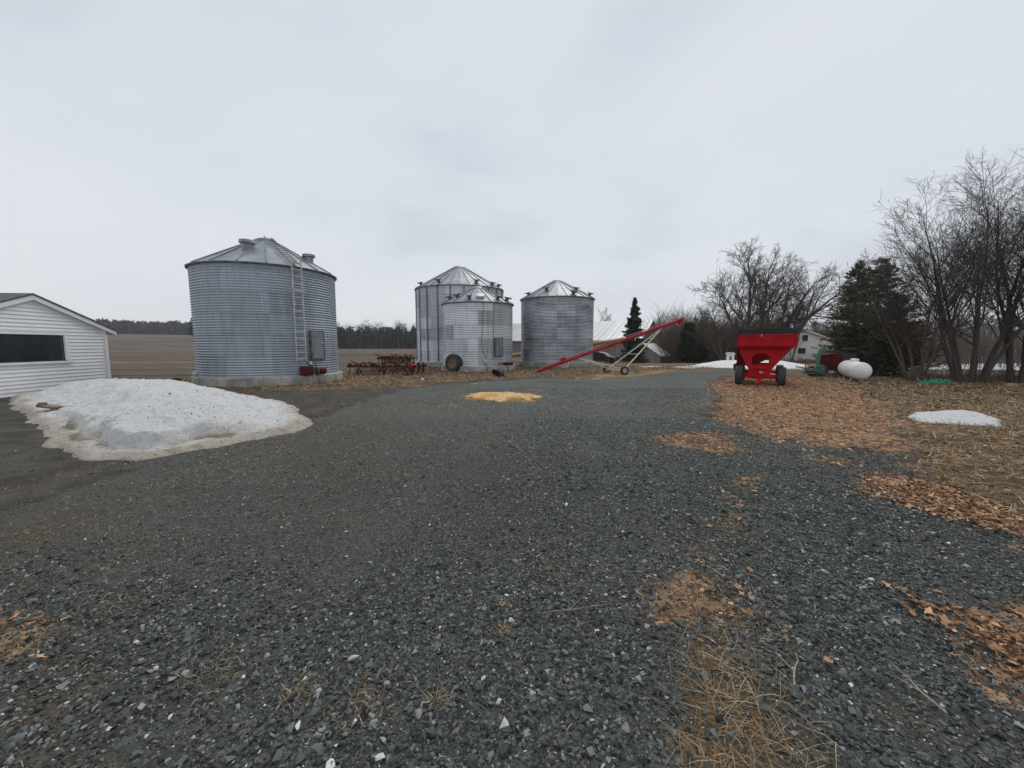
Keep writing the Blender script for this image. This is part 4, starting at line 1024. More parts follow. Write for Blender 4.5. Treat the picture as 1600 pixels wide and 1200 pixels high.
# ------------------------------------------------------------------ garage
gA = Vector((-15.36, 14.6, 0)); gd = Vector((.081, -.997, 0)).normalized()
ang = math.atan2(gd.y, gd.x)
gar = thing('garage', 'low white garage with horizontal siding and a dark window, at the left edge', 'garage', (gA.x, gA.y, 0), ang)
# local: x along the gable wall (towards the camera), y = outwards is -? wall faces +X world
GW, EH, PH = 4.67, 2.22, 3.13
def top_at(x): return EH + (PH - EH) * (1 - abs(x - GW / 2) / (GW / 2))
wl = MB(); ex = .118
# outward direction in local frame: world (+.967,.253) -> local +y
wx0, wx1, wz0, wz1 = 1.41, 3.9, 1.03, 1.95
z = 0.02
while z < PH - .02:
    z2 = min(z + ex, PH)
    xs0 = 0.0; xs1 = GW
    if z2 > EH:
        f_ = (z2 - EH) / (PH - EH); xs0 = GW / 2 * f_; xs1 = GW - GW / 2 * f_
    segs = [(xs0, xs1)]
    if z2 > wz0 and z < wz1: segs = [(xs0, wx0), (wx1, xs1)]
    for a_, b_ in segs:
        if b_ - a_ < .02: continue
        wl.add([(a_, .0, z), (b_, .0, z), (b_, .030, z), (a_, .030, z), (a_, .0, z2), (b_, .0, z2), (b_, .004, z2), (a_, .004, z2)],
               [(0, 1, 2, 3), (3, 2, 6, 7), (4, 7, 6, 5), (1, 5, 6, 2), (0, 3, 7, 4)])
    z = z2
wl.build('siding', M['white_siding'], gar)
bd = MB(); L_ = 8.0
poly = [(0.01, -.2), (GW - .01, -.2), (GW - .01, EH - .01), (GW / 2, PH - .02), (.01, EH - .01)]
bd.prism([(x, z) for x, z in [(0.01, -.2), (wx0, -.2), (wx0, top_at(wx0) - .02), (.01, EH - .02)]], -.12)
bd.prism([(wx1, -.2), (GW - .01, -.2), (GW - .01, EH - .02), (wx1, top_at(wx1) - .02)], -.12)
bd.prism([(wx0, -.2), (wx1, -.2), (wx1, wz0), (wx0, wz0)], -.12)
bd.prism([(wx0, wz1), (wx1, wz1), (wx1, top_at(wx1) - .02), (GW / 2, PH - .03), (wx0, top_at(wx0) - .02)], -.12)
bd.box((.06, -L_ / 2 - .1, EH / 2 - .1), (.1, L_ - .2, EH + .2 - .1)); bd.box((GW - .06, -L_ / 2 - .1, EH / 2 - .1), (.1, L_ - .2, EH + .1)); bd.box((GW / 2, -L_ + .05, EH / 2 - .1), (GW - .25, .1, EH))
bd.build('wall', M['white_trim'], gar)
it = MB(); it.box((GW / 2, -4, .03), (GW - .3, L_ - .5, .04)); it.box((2.9, -1.6, .9), (.9, .5, .1)); it.box((1.75, -1.2, .78), (.5, .8, 1.0)); it.box((GW / 2, -L_ + .2, 1.1), (GW - .3, .05, 2.0)); it.box((2.6, -.9, 1.5), (.05, .05, .9)); it.build('interior', M['interior'], gar)
for xx in (.03, GW - .03): cb = MB(); cb.box((xx, .03, 1.13), (.09, .06, 2.24)); cb.build('corner_trim', M['white_trim'], gar)
wf = MB(); tw = .11
wf.box(((wx0 + wx1) / 2, .03, wz1 - .02), (wx1 - wx0 + .1, .05, .06)); wf.box(((wx0 + wx1) / 2, .035, wz0 - .03), (wx1 - wx0 + .2, .08, .07))
wf.box((wx0 + .02, .028, (wz0 + wz1) / 2), (tw, .05, wz1 - wz0 - .06)); wf.box((wx1 - .02, .028, (wz0 + wz1) / 2), (tw, .05, wz1 - wz0 - .06)); wfo = wf.build('window', M['white_trim'], gar)
gl = MB(); gl.box(((wx0 + wx1) / 2, -.02, (wz0 + wz1) / 2), (wx1 - wx0, .012, wz1 - wz0)); gl.build('pane', M['clear'], wfo)
rf = MB(); ov = .36; oh = .14; sl = (PH - EH) / (GW / 2)
for sgn in (-1, 1):
    xe = GW / 2 + sgn * (GW / 2 + ov); ze = EH - sl * ov + .06
    a_ = Vector((GW / 2, 0, PH + .06)); b_ = Vector((xe, 0, ze))
    q = [(GW / 2, oh), (xe, oh), (xe, -L_ - oh), (GW / 2, -L_ - oh)]
    zt = [PH + .06, ze, ze, PH + .06]
    vs = [(x, y, z_) for (x, y), z_ in zip(q, zt)] + [(x, y, z_ - .05) for (x, y), z_ in zip(q, zt)]
    rf.add(vs, [(0, 1, 2, 3), (7, 6, 5, 4), (0, 4, 5, 1), (1, 5, 6, 2), (2, 6, 7, 3)])
rfo = rf.build('roof', M['shingle'], gar)
fa = MB()
for sgn in (-1, 1):
    xe = GW / 2 + sgn * (GW / 2 + ov - .02); ze = EH - sl * (ov - .02)
    # barge board and soffit
    fa.add([(GW / 2, oh - .02, PH + .0), (xe, oh - .02, ze + .0), (xe, oh - .02, ze - .14), (GW / 2, oh - .02, PH - .14),
            (GW / 2, oh - .045, PH + .0), (xe, oh - .045, ze + .0), (xe, oh - .045, ze - .14), (GW / 2, oh - .045, PH - .14)],
           [(0, 1, 2, 3), (7, 6, 5, 4), (0, 4, 5, 1), (1, 5, 6, 2), (2, 6, 7, 3)])
    fa.add([(GW / 2, oh - .05, PH - .05), (xe, oh - .05, ze - .05), (xe, .03, ze - .05), (GW / 2, .03, PH - .05), (GW / 2, oh - .05, PH - .07), (xe, oh - .05, ze - .07), (xe, .03, ze - .07), (GW / 2, .03, PH - .07)],
           [(0, 1, 2, 3), (7, 6, 5, 4), (0, 4, 5, 1), (1, 5, 6, 2), (2, 6, 7, 3), (3, 7, 4, 0)])
    fa.box((xe + sgn * .005, -L_ / 2, ze - .05), (.03, L_ + oh * 2 - .1, .14))
fa.build('fascia', M['white_trim'], rfo)
rv = MB(); rv.box((GW / 2 + .55, -1.2, PH + .04), (.28, .28, .22)); rv.box((GW / 2 + .55, -1.2, PH + .17), (.4, .4, .05)); rv.build('roof_vent', M['darkmetal'], rfo); rv = MB(); rv.box((GW / 2 + 1.2, -2.6, PH - .1), (.2, .2, .3)); rv.build('vent_pipe', M['darkmetal'], rfo)

# ------------------------------------------------------------------ gravity wagon
def wagon():
    az = R_(32.9); D = 18.6; cx, cy = D * math.sin(az), D * math.cos(az)
    t = thing('grain_wagon', 'bright red gravity grain wagon with black tarp, parked nose towards the viewer', 'grain wagon', (cx, cy, gz(cx, cy)), -az)
    yo = .55   # local -Y is the nose; front axle at y=-.1
    def P(x, y, z): return Vector((x, y + yo, z))
    # upper box
    x0, x1, y0, y1, zb, zt = -.80, 1.10, -1.25, 1.25, 1.53, 1.98
    b = MB(); th = .03
    b.box(((x0 + x1) / 2, yo + y0, (zb + zt) / 2), (x1 - x0, th, zt - zb)); b.box(((x0 + x1) / 2, yo + y1, (zb + zt) / 2), (x1 - x0, th, zt - zb))
    b.box((x0, yo, (zb + zt) / 2), (th, y1 - y0 - th, zt - zb)); b.box((x1, yo, (zb + zt) / 2), (th, y1 - y0 - th, zt - zb))
    b.box(((x0 + x1) / 2, yo + y0 - .02, zt - .02), (x1 - x0 + .05, .05, .045)); b.box(((x0 + x1) / 2, yo + y0 - .02, zb + .02), (x1 - x0 + .04, .05, .05))
    for k in (-.01, .04, ): b.box((k, yo + y0 - .02, (zb + zt) / 2), (.015, .02, zt - zb - .1))
    bo = b.build('box', M['red'], t)
    b = MB()
    for sx_ in (x0 + .04, x1 - .04): b.box((sx_, yo + y0 - .05, zt - .22), (.05, .02, .07))
    # hopper
    h = MB(); hx0, hx1, hy, hz = -.78, -.25, .28, .72
    top = [(x0, y0), (x1, y0), (x1, y1), (x0, y1)]; bot = [(hx0, -hy), (hx1, -hy), (hx1, hy), (hx0, hy)]
    vs = [P(x, y, zb) for x, y in top] + [P(x, y, hz) for x, y in bot]
    h.add(vs, [(0, 1, 5, 4), (1, 2, 6, 5), (2, 3, 7, 6), (3, 0, 4, 7), (4, 5, 6, 7)]); h.build('hopper', M['red'], t, fix=True)
    # front and rear carrying plates with an arched opening
    for sy in (-1, 1):
        p = MB(); ty_ = .02; ypl = sy * 1.05
        outer = [(-.38, .63), (-.28, .63), (-.28, .80), (-.28, 1.05), (-.22, 1.16), (-.1, 1.23), (.1, 1.23), (.22, 1.16), (.29, 1.05), (.29, .80), (.29, .63), (.38, .63), (.88, 1.38), (-.74, 1.38)]
        # built as quads round the arch
        arch = [(-.29, .80), (-.29, 1.06), (-.22, 1.17), (-.1, 1.24), (.1, 1.24), (.23, 1.17), (.30, 1.06), (.30, .80)]
        rim = [(-.51, .80), (-.615, 1.06), (-.74, 1.38), (-.30, 1.38), (.30, 1.38), (.88, 1.38), (.64, 1.06), (.51, .80)]
        vv = [P(x, ypl, z_) for x, z_ in arch + rim] + [P(x, ypl + ty_, z_) for x, z_ in arch + rim]
        ff = []
        for i in range(7): ff += [(i, i + 1, 9 + i, 8 + i), (16 + 8 + i, 16 + 9 + i, 16 + i + 1, 16 + i), (i, 16 + i, 17 + i, i + 1)]
        p.add(vv, ff)
        p.prism([(-.38, .62), (.38, .62), (.51, .80), (-.51, .80)], ty_, Matrix.Translation((0, ypl + yo, 0)))
        p.bar(P(-.36, ypl - sy * -.012, .64), P(-.76, ypl, 1.39), .05, .05); p.bar(P(.36, ypl, .64), P(.9, ypl, 1.39), .05, .05)
        # slanting skirt up to the box
        a0 = [P(x0 + .01, sy * 1.24, zb), P(x1 - .01, sy * 1.24, zb), P(.9, ypl, 1.375), P(-.76, ypl, 1.375)]
        p.add([*a0, *[v + Vector((0, sy * -.02, .02)) for v in a0]], [(0, 1, 2, 3), (7, 6, 5, 4), (0, 4, 5, 1), (1, 5, 6, 2), (2, 6, 7, 3), (3, 7, 4, 0)])
        p.build('end_plate', M['red'], t)
    # discharge side: upright panel and chute
    p = MB(); p.prism([(-1.0, .70), (1.0, .70), (1.2, 1.52), (-1.2, 1.52)], .02, Matrix.Translation((x0 + .0, yo, 0)) @ Matrix.Rotation(R_(90), 4, 'Z')); p.build('side_panel', M['darkred'], t)
    p = MB(); q0 = [(-.80, -.25, .86), (-.80, .25, .86), (-.80, .25, .66), (-.80, -.25, .66)]; q1 = [(-.98, -.25, .74), (-.98, .25, .74), (-.94, .25, .46), (-.94, -.25, .46)]
    p.add([P(*v) for v in q0 + q1], [(0, 1, 2, 3), (7, 6, 5, 4), (0, 4, 5, 1), (1, 5, 6, 2), (2, 6, 7, 3), (3, 7, 4, 0)]); p.build('chute', M['tub'], t)
    # tarp and its bow
    p = MB(); n = 12; vs = []; fs = []
    for j, yy in enumerate(np.linspace(y0 - .02, y1 + .02, 9)):
        for i in range(n + 1):
            s_ = i / n; xx = x0 - .0 + (x1 - x0 + .03) * s_; arch_ = .19 + .035 * s_ + .012 * math.sin(i * 2.1 + j)
            vs.append(P(xx, yy, zt + .005 + (arch_ if 0 < i < n else arch_ * .9)))
    m_ = n + 1
    for j in range(8):
        for i in range(n): fs.append((j * m_ + i, j * m_ + i + 1, (j + 1) * m_ + i + 1, (j + 1) * m_ + i))
    b0 = len(vs)
    for i in range(n + 1): vs.append(P(x0 + (x1 - x0 + .03) * i / n, y0 - .022, zt + .01))
    for i in range(n): fs.append((i, b0 + i, b0 + i + 1, i + 1))
    b1_ = len(vs)
    for j, yy in enumerate(np.linspace(y0 - .02, y1 + .02, 9)): vs.append(P(x0 - .002, yy, zt + .01))
    for j in range(8): fs.append((j * m_, (j + 1) * m_, b1_ + j + 1, b1_ + j))
    b2_ = len(vs)
    for j, yy in enumerate(np.linspace(y0 - .02, y1 + .02, 9)): vs.append(P(x1 + .03, yy, zt + .01))
    for j in range(8): fs.append((j * m_ + n, b2_ + j, b2_ + j + 1, (j + 1) * m_ + n))
    p.add(vs, fs); p.build('tarp', M['tarp'], t, smooth_=50)
    # running gear
    p = MB()
    for sx_ in (-.32, .32): p.box((sx_, yo, .57), (.09, 2.3, .09))
    for yy in (-1.05, 1.05):
        p.box((0, yo + yy, .52), (.86, .16, .12)); p.box((0, yo + yy - .02, .38), (1.06, .15, .16)); p.box((.0, yo + yy - .11, .36), (.9, .03, .2))
        for sx_ in (-1, 1): p.box((sx_ * .52, yo + yy, .36), (.12, .12, .2)); p.bar((sx_ * .36, yo + yy, .62), (sx_ * .50, yo + yy - .02, .3), .06, .05)
    p.box((0, yo, .4), (.12, 2.2, .1))
    p.build('running_gear', M['red'], t, bevel=.008)
    p = MB(); p.bar((0, -.62, .40), (-.03, -1.02, .22), .10, .1); p.bar((-.03, -1.0, .24), (-.07, -1.18, .05), .11, .09); p.box((-.075, -1.2, .06), (.1, .14, .1)); p.bar((-.25, -.6, .36), (-.04, -.98, .25), .04, .04); p.bar((.25, -.6, .36), (0, -.98, .25), .04, .04)
    p.build('tongue', M['red'], t)
    for yy in (-1.05, 1.05):
        for sx_ in (-1, 1): wheel('wheel', t, (sx_ * .71, yo + yy - .02, .365), .365, .27, rz=R_(180) if sx_ > 0 else 0, rim=M['rim'], seg=32)
    rm = worn('pale_reflector', (.5, .4, .3), (.6, .5, .4), 5, .3)
    p = MB(); p.box((.42, -.62 , .45), (.16, .02, .05)); p.build('reflector', rm, t); p = MB(); p.box((.04, -.66, .5), (.12, .08, .05)); p.build('hitch_plate', rm, t)
    p = MB(); p.box((-.02, yo + y0 - .05, zt - .04), (.02, .015, .10)); p.build('tarp_strap', M['pvc'], t)
wagon()

# ------------------------------------------------------------------ red auger
def auger():
    b0 = Vector((1.45, 21.3, .14)); b1_ = Vector((9.7, 22.4, 3.02)); d = (b1_ - b0).normalized()
    t = thing('grain_auger', 'long red grain auger on cream wheeled frame, raised to the right', 'grain auger', (b0.x, b0.y, gz(b0.x, b0.y)))
    T = Vector((b0.x, b0.y, gz(b0.x, b0.y)))
    def L(v): return v - T
    m = MB(); m.tube([L(b0), L(b1_)], .088, 14); tb_ = m.build('tube', M['red_auger'], t, smooth_=35)
    m = MB()
    for k in (.02, .17, .36, .50, .52, .68, .86, .98):
        p = b0.lerp(b1_, k); m.tube([L(p - d * .03), L(p + d * .03)], .105, 14)
    m.tube([L(b0.lerp(b1_, .02) + Vector((0, 0, .13))), L(b0.lerp(b1_, .5) + Vector((0, 0, .15))), L(b0.lerp(b1_, .86) + Vector((0, 0, .11)))], .012, 5)
    m.build('collar', M['red_auger'], tb_)
    m = MB(); m.tube([L(b0.lerp(b1_, .03) + Vector((0, -.02, .17))), L(b0.lerp(b1_, .5) + Vector((0, -.02, .21))), L(b0.lerp(b1_, .84) + Vector((0, -.02, .15)))], .010, 5)
    for k in (.25, .5, .7): m.tube([L(b0.lerp(b1_, k)), L(b0.lerp(b1_, k) + Vector((0, -.02, .21)))], .01, 5)
    m.build('truss_cable', M['lightmetal'], t)
    # spout
    m = MB(); p = L(b1_); m.tube([p - d * .12, p + d * .12], .12, 12); m.box(tuple(p + Vector((.02, 0, -.12))), (.2, .2, .26)); m.box(tuple(p + Vector((.12, 0, .09))), (.1, .14, .1)); m.build('spout', M['red_auger'], t, bevel=.01)
    # intake and flighting
    m = MB(); p = L(b0); q = [p - d * .55]
    m.tube([p - d * .6, p], .025, 8)
    for i in range(28):
        a = i * .9; c = p - d * (.58 - i * .021); u = Vector((0, 1, 0)); w = d.cross(u)
        m.add([c, c + (u * math.cos(a) + w * math.sin(a)) * .075, c + d * .02 + (u * math.cos(a + .9) + w * math.sin(a + .9)) * .075], [(0, 1, 2)])
    m.box(tuple(p - d * .62 + Vector((-.1, 0, 0))), (.22, .14, .1)); m.build('intake_screw', M['darkmetal'], t, fix=False)
    m = MB(); mt = b0.lerp(b1_, .17) + Vector((0, -.05, .2)); 
    m.lathe([(0, -.16), (.07, -.16), (.08, -.12), (.08, .12), (.07, .16), (0, .16)], 14, Matrix.Translation(L(mt)) @ Matrix.Rotation(R_(72), 4, 'Y')); m.build('motor', M['red_auger'], t, smooth_=35)
    # undercarriage
    wn_p = Vector((5.98, 20.55, .22)); wf_p = Vector((5.52, 22.15, .22))
    wn_p.z += gz(wn_p.x, wn_p.y); wf_p.z += gz(wf_p.x, wf_p.y)
    up = b0.lerp(b1_, .865); lo = b0.lerp(b1_, .275)
    for w_ in (wn_p, wf_p):
        m = MB(); m.bar(L(w_), L(up - Vector((0, 0, .1))), .055, .055); m.build('leg', M['cream'], t)
        m = MB(); m.bar(L(w_ + Vector((0, .03, .06))), L(lo - Vector((0, 0, .08))), .05, .05); m.build('brace', M['cream'], t)
    m = MB(); m.bar(L(wn_p), L(wf_p), .07, .07); m.build('axle', M['cream'], t)
    for k in (.36, .72): m = MB(); m.bar(L(wn_p.lerp(up, k)), L(wf_p.lerp(up, k)), .04, .04); m.build('crossbar', M['cream'], t)
    dr = (wn_p - wf_p).normalized(); rz_ = math.atan2(dr.y, dr.x)
    wheel('wheel', t, L(wn_p + dr * .08), .235, .15, rz=rz_ + math.pi, rim=M['rimlight'], seg=28); wheel('wheel', t, L(wf_p - dr * .08), .235, .15, rz=rz_, rim=M['rimlight'], seg=28)
auger()
def auger2():
    a = A(793, 555.5, 37.5); b = A(976, 528.6, 35.5); d = (b - a).normalized(); T = Vector((a.x, a.y, gz(a.x, a.y)))
    t = thing('grain_auger', 'old yellow grain auger standing behind the right hand bin', 'grain auger', T)
    m = MB(); m.tube([a - T, b - T], .10, 12); m.build('tube', M['yellow'], t, smooth_=35)
    m = MB(); m.tube([a + Vector((0, 0, -.2)) - T, a.lerp(b, .9) + Vector((0, 0, -.2)) - T], .035, 6)
    for k in (.1, .3, .5, .7, .88): m.bar(a.lerp(b, k) - T, a.lerp(b, k) + Vector((0, 0, -.2)) - T, .03, .03)
    m.build('truss', M['red_auger'], t)
    md = a.lerp(b, .35)
    for sg in (-1, 1):
        w_ = Vector((md.x + .3, md.y + sg * .8, gz(md.x, md.y) + .3)); m = MB(); m.bar(md - T, w_ - T, .06, .06); m.build('leg', M['yellow'], t)
        wheel('wheel', t, w_ - T, .3, .18, rz=R_(90), seg=24)
    m = MB(); p = a - T; m.box((p.x - .1, p.y, .28), (.7, .6, .3)); m.bar((p.x, p.y, .4), (p.x, p.y, p.z), .12, .12); m.build('intake_hopper', M['red_auger'], t, bevel=.02)
auger2()

# ------------------------------------------------------------------ harrow / cultivator
def harrow(name, label, cx, cy, w, depth, hgt, seed, n, legs=True, folded=False):
    rnd = random.Random(seed)
    t = thing(name, label, 'cultivator', (cx, cy, gz(cx, cy)), R_(rnd.uniform(-4, 4)))
    fr = MB(); z0 = hgt
    rows = 3
    for j in range(rows):
        y = -depth / 2 + depth * j / (rows - 1)
        fr.bar((-w / 2, y, z0), (w / 2, y, z0 + rnd.uniform(-.02, .02)), .07, .07)
    for k in range(6):
        x = -w / 2 + w * k / 5; fr.bar((x, -depth / 2, z0 + .05), (x, depth / 2, z0 + .05), .06, .05)
    fr.bar((-w * .3, -depth / 2, z0 + .05), (-w * .3 - .5, -depth / 2 - .2, z0 + .32), .05, .05)
    for k in range(34):
        x = rnd.uniform(-w / 2, w / 2); fr.bar((x, rnd.uniform(-depth / 2, depth / 2), z0), (x + rnd.uniform(-.3, .3), rnd.uniform(-depth / 2, depth / 2), z0 + rnd.uniform(.02, .30) * rnd.choice((1, 1, -1))), .045, .04)
    fr.build('frame', M['rustred'], t)
    c = 0
    for j in range(rows):
        y = -depth / 2 + depth * j / (rows - 1)
        for k in range(n):
            x = -w / 2 + w * (k + .5 * (j % 2) + .2) / n
            s = MB(); pts = [(x, y, z0 + .03), (x, y + .07, z0 + .15), (x, y + .17, z0 + .13), (x, y + .23, z0 - .02), (x, y + .19, z0 - .2), (x, y + .08, max(.03, z0 - .34))]
            if folded: pts = [(a, b_, z0 + .5 * (q - z0) - .02 + .3 * (q - z0)) for a, b_, q in pts]
            s.tube(pts, [.03, .026, .024, .022, .022, .045], 5); s.build('tine', M['rustred'] if rnd.random() < .8 else M['rim'], t)
    for k in range(3 if legs else 2):
        x = -w / 2 + w * (k + .5) / (3 if legs else 2)
        wheel('wheel', t, (x, -depth / 2 - .12 + .3 * (k % 2), .19), .19, .11, rz=R_(90 + rnd.uniform(-14, 14)) - R_(90), rim=M['rim'], seg=20)
    if legs:
        h = MB(); h.lathe([(0, -.07), (.10, -.07), (.12, 0), (.10, .07), (0, .07)], 14, Matrix.Translation((w / 2 - .45, -depth / 2 - .15, z0 + .05)) @ Matrix.Rotation(R_(80), 4, 'X')); h.build('hub', M['red'], t, smooth_=35)
        h = MB(); h.bar((w / 2 - .45, -depth / 2 - .1, z0), (w / 2 - .45, -depth / 2 - .1, .02), .06, .06); h.bar((w / 2 - .1, -depth / 2, z0), (w / 2 - 1.2, -depth / 2 - .1, .3), .05, .05); h.build('stand', M['darkred'], t)
        h = MB()
        for k in range(5): h.tube([(-w * .25 + k * w * .16, -depth / 2 - .02, z0 + .12), (-w * .25 + k * w * .16 + .22, -depth / 2 - .02, z0 + .13), (-w * .25 + k * w * .16 + .27, -depth / 2, z0 - .06)], .018, 5)
        h.build('hose', M['rimlight'], t)
    return t
harrow('cultivator', 'wide rusty red cultivator with many curved tines, lying beside the left bin', -6.75, 20.9, 3.9, 1.3, .44, 3, 15)
harrow('cultivator', 'rusty red harrow section piled up behind the wide cultivator', -7.3, 24.3, 2.1, 1.0, .74, 5, 12, legs=False)

# ------------------------------------------------------------------ propane tank
def tank():
    a = Vector((14.75, 16.15, .47)); b = Vector((16.35, 18.75, .47)); c = a.lerp(b, .5); d = (b - a).normalized(); T = Vector((c.x, c.y, gz(c.x, c.y)))
    t = thing('propane_tank', 'white propane tank lying on short legs in the dead grass', 'propane tank', T, math.atan2(d.y, d.x))
    L_ = (b - a).length / 2; r = .375
    pr = [(0.0, -L_ - .0)]; 
    for i in range(1, 9): th = math.pi / 2 * i / 8; pr.append((r * math.sin(th), -L_ + .26 - .26 * math.cos(th)))
    pr2 = [(q, -z) for q, z in pr[::-1]]
    P = Matrix.Translation((0, 0, .47)) @ Matrix.Rotation(R_(90), 4, 'Y')
    m = MB(); m.lathe(pr + pr2, 40, P); m.build('shell', M['tank'], t, smooth_=50)
    m = MB(); m.lathe([(0, .97), (.12, .965), (.16, .94), (.165, .80), (.165, .78)], 20); m.build('valve_dome', M['tank'], t, smooth_=35)
    m = MB()
    for s_ in (-L_ + .32, L_ - .32):
        m.lathe([(r + .002, s_ - .012), (r + .006, s_), (r + .002, s_ + .012)], 40, P)
    m.build('weld_seam', M['tank'], t, smooth_=35)
    for s_ in (-.75, .75):
        for y in (-.2, .2): m = MB(); m.box((s_, y, .10), (.1, .05, .24)); m.build('leg', M['lightmetal'], t)
    for xx in (-.75, .75): m = MB(); m.box((xx, 0, -.01), (.3, .8, .06)); m.build('footing', M['concrete'], t)
tank()

# old forage machine behind
def baler():
    x, y = 16.35, 19.5
    t = thing('hay_baler', 'dark red old baler with black top, behind the propane tank', 'baler', (x, y, gz(x, y)), R_(-38))
    m = MB(); m.prism([(-.7, .45), (.35, .40), (.35, 1.15), (.05, 1.18), (-.45, 1.12), (-.72, .95)], .9, Matrix.Translation((0, -.3, 0))); m.build('body', M['darkred'], t, bevel=.03)
    m = MB(); m.box((.55, .1, .85), (.5, .8, .7)); m.prism([(.3, 1.34), (.84, 1.34), (.62, 1.46), (.3, 1.44)], .7, Matrix.Translation((0, -.25, 0))); m.bar((.8, .0, 1.4), (1.3, -.1, .95), .07, .05); m.build('hood', M['tub'], t, bevel=.02)
    for sx_ in (-.5, .5): wheel('wheel', t, (sx_, -.36, .3), .3, .2, rz=R_(90), rim=M['rim'], seg=24)
    m = MB(); m.bar((-.6, -.3, .4), (1.2, -.6, .3), .1, .1); m.bar((.0, -.3, .42), (.6, -1.2, .2), .08, .08); m.build('drawbar', M['darkred'], t)
    x, y = 15.15, 19.0
    t = thing('forage_blower', 'green forage blower with upright spout beside the dark red baler', 'forage blower', (x, y, gz(x, y)), R_(-36))
    m = MB(); m.lathe([(0, -.1), (.2, -.1), (.22, -.07), (.22, .07), (.2, .1), (0, .1)], 22, Matrix.Translation((.06, 0, .40)) @ Matrix.Rotation(R_(90), 4, 'X')); m.build('fan_housing', M['green'], t, smooth_=35)
    m = MB(); m.tube([(-.02, .05, .62), (-.02, .05, 1.0), (.06, .05, 1.3), (.22, .05, 1.5)], [.09, .10, .11, .08], 8); m.build('spout', M['green'], t, smooth_=35)
    m = MB(); m.bar((-.9, -.1, .5), (.3, 0, .25), .06, .06); m.bar((-.6, .0, .18), (.5, 0, .18), .08, .08); m.bar((-.5, 0, .2), (-.5, 0, .9), .04, .04); m.box((-.25, 0, .35), (.5, .3, .12)); m.build('hitch_frame', M['darkmetal'], t)
    wheel('wheel', t, (-.2, .35, .26), .26, .14, rz=R_(90), rim=M['rim'], seg=20)
baler()
# green hose heap
def hose():
    x, y = G(1455, 600); rnd = random.Random(4); m = MB(); pts = []
    for i in range(60):
        a = i * .62; r = .26 + .14 * math.sin(i * .21)
        pts.append((math.cos(a) * r * 1.55 + rnd.uniform(-.04, .04) + .25 * math.sin(i * .05), math.sin(a) * r + rnd.uniform(-.03, .03), .04 + .20 * (.5 + .5 * math.sin(i * 1.9)) * (.6 + .4 * math.sin(i * .3))))
    pts.append((-.65, -.2, .03)); pts.append((-.9, -.3, .02))
    m.tube(pts, .015, 6); o = m.build('garden_hose', M['hose'], None, smooth_=True); o.location = (x, y, gz(x, y)); tag(o, 'tangled heap of bright green hose on the dead grass', 'hose')
    x, y = G(1453, 593); m = MB()
    m.lathe([(0, -.45), (.13, -.45), (.16, -.3), (.15, .1), (.17, .4), (.12, .47), (0, .47)], 14, Matrix.Translation((0, 0, .14)) @ Matrix.Rotation(R_(84), 4, 'Y'))
    m.lathe([(0, -.3), (.1, -.3), (.1, .3), (0, .3)], 10, Matrix.Translation((-.1, .2, .28)) @ Matrix.Rotation(R_(70), 4, 'Y')); o = m.build('fallen_log', M['brownwood'], None, smooth_=35); o.location = (x, y + .6, gz(x, y + .6)); tag(o, 'dark rotten log lying behind the green hose', 'log')
hose()

# ------------------------------------------------------------------ buildings
def gable(t, L_, Wd, eh, ph, wall, roof, ov=.4, rib=0, planks=True, ridge_along='x', wallmat2=None):
    """local x along ridge, y across; front wall at y=-Wd/2"""
    m = MB(); h = Wd / 2
    m.box((0, -h, eh / 2 - .25), (L_, .12, eh + .5)); m.box((0, h, eh / 2 - .25), (L_, .12, eh + .5)); m.build('wall', wall, t)
    for s_ in (-1, 1):
        m = MB(); m.prism([(-h + .061, -.5), (h - .061, -.5), (h - .061, eh), (0, ph - .05), (-h + .061, eh)], .12, Matrix.Translation((s_ * (L_ / 2 - .061) + .06, 0, 0)) @ Matrix.Rotation(R_(90), 4, 'Z')); m.build('gable_wall', wallmat2 or wall, t)
    m = MB(); sl = (ph - eh) / h
    for s_ in (-1, 1):
        ye = s_ * (h + ov); ze = eh - sl * ov + .05
        vs = [(-L_ / 2 - ov, 0, ph + .05), (L_ / 2 + ov, 0, ph + .05), (L_ / 2 + ov, ye, ze), (-L_ / 2 - ov, ye, ze)]
        m.add(vs + [(x, y, z_ - .07) for x, y, z_ in vs], [(0, 1, 2, 3), (7, 6, 5, 4), (0, 4, 5, 1), (1, 5, 6, 2), (2, 6, 7, 3), (3, 7, 4, 0)])
        if rib:
            for x in np.arange(-L_ / 2, L_ / 2, rib):
                m.bar((x, s_ * .05, ph + .06), (x, ye * .998, ze + .015), .05, .04)
    r = m.build('roof', roof, t)
    return r
# barn: ridge runs to the left and away
k = 1.64
Mp = Vector((15.2, 42.5)) * k; Np = Vector((11.8, 35.8)) * k; rd_ = Vector((-.891, .453)); 
LB = 34.0; hw = (Mp - Np).length
cb_ = Mp + rd_ * LB / 2
zg = -1.0
barn = thing('barn', 'long grey board barn with streaked metal roof behind the right bin', 'barn', (cb_.x, cb_.y, zg), math.atan2(-rd_.y, -rd_.x))
ridge_h = 4.34; 
gable(barn, LB, hw * 2, (1.55 + .41 * k) - zg + .25, 1.55 + 2.79 * k - zg, M['greywood'], M['barnroof'], ov=.5, rib=.85, wallmat2=M['brownwood'])
dm = MB(); dm.box((12, -hw - .08, 1.2), (2.4, .08, 2.6)); dm.build('barn_door', M['brownwood'], barn)
for xx in (18.5, 6.0, 0.5):
    dm = MB(); dm.box((xx, -hw - .08, 1.9), (.9, .06, .8)); w_ = dm.build('window', M['white_trim'], barn); dm = MB(); dm.box((xx, -hw - .115, 1.9), (.74, .02, .64)); dm.build('pane', M['glass'], w_)
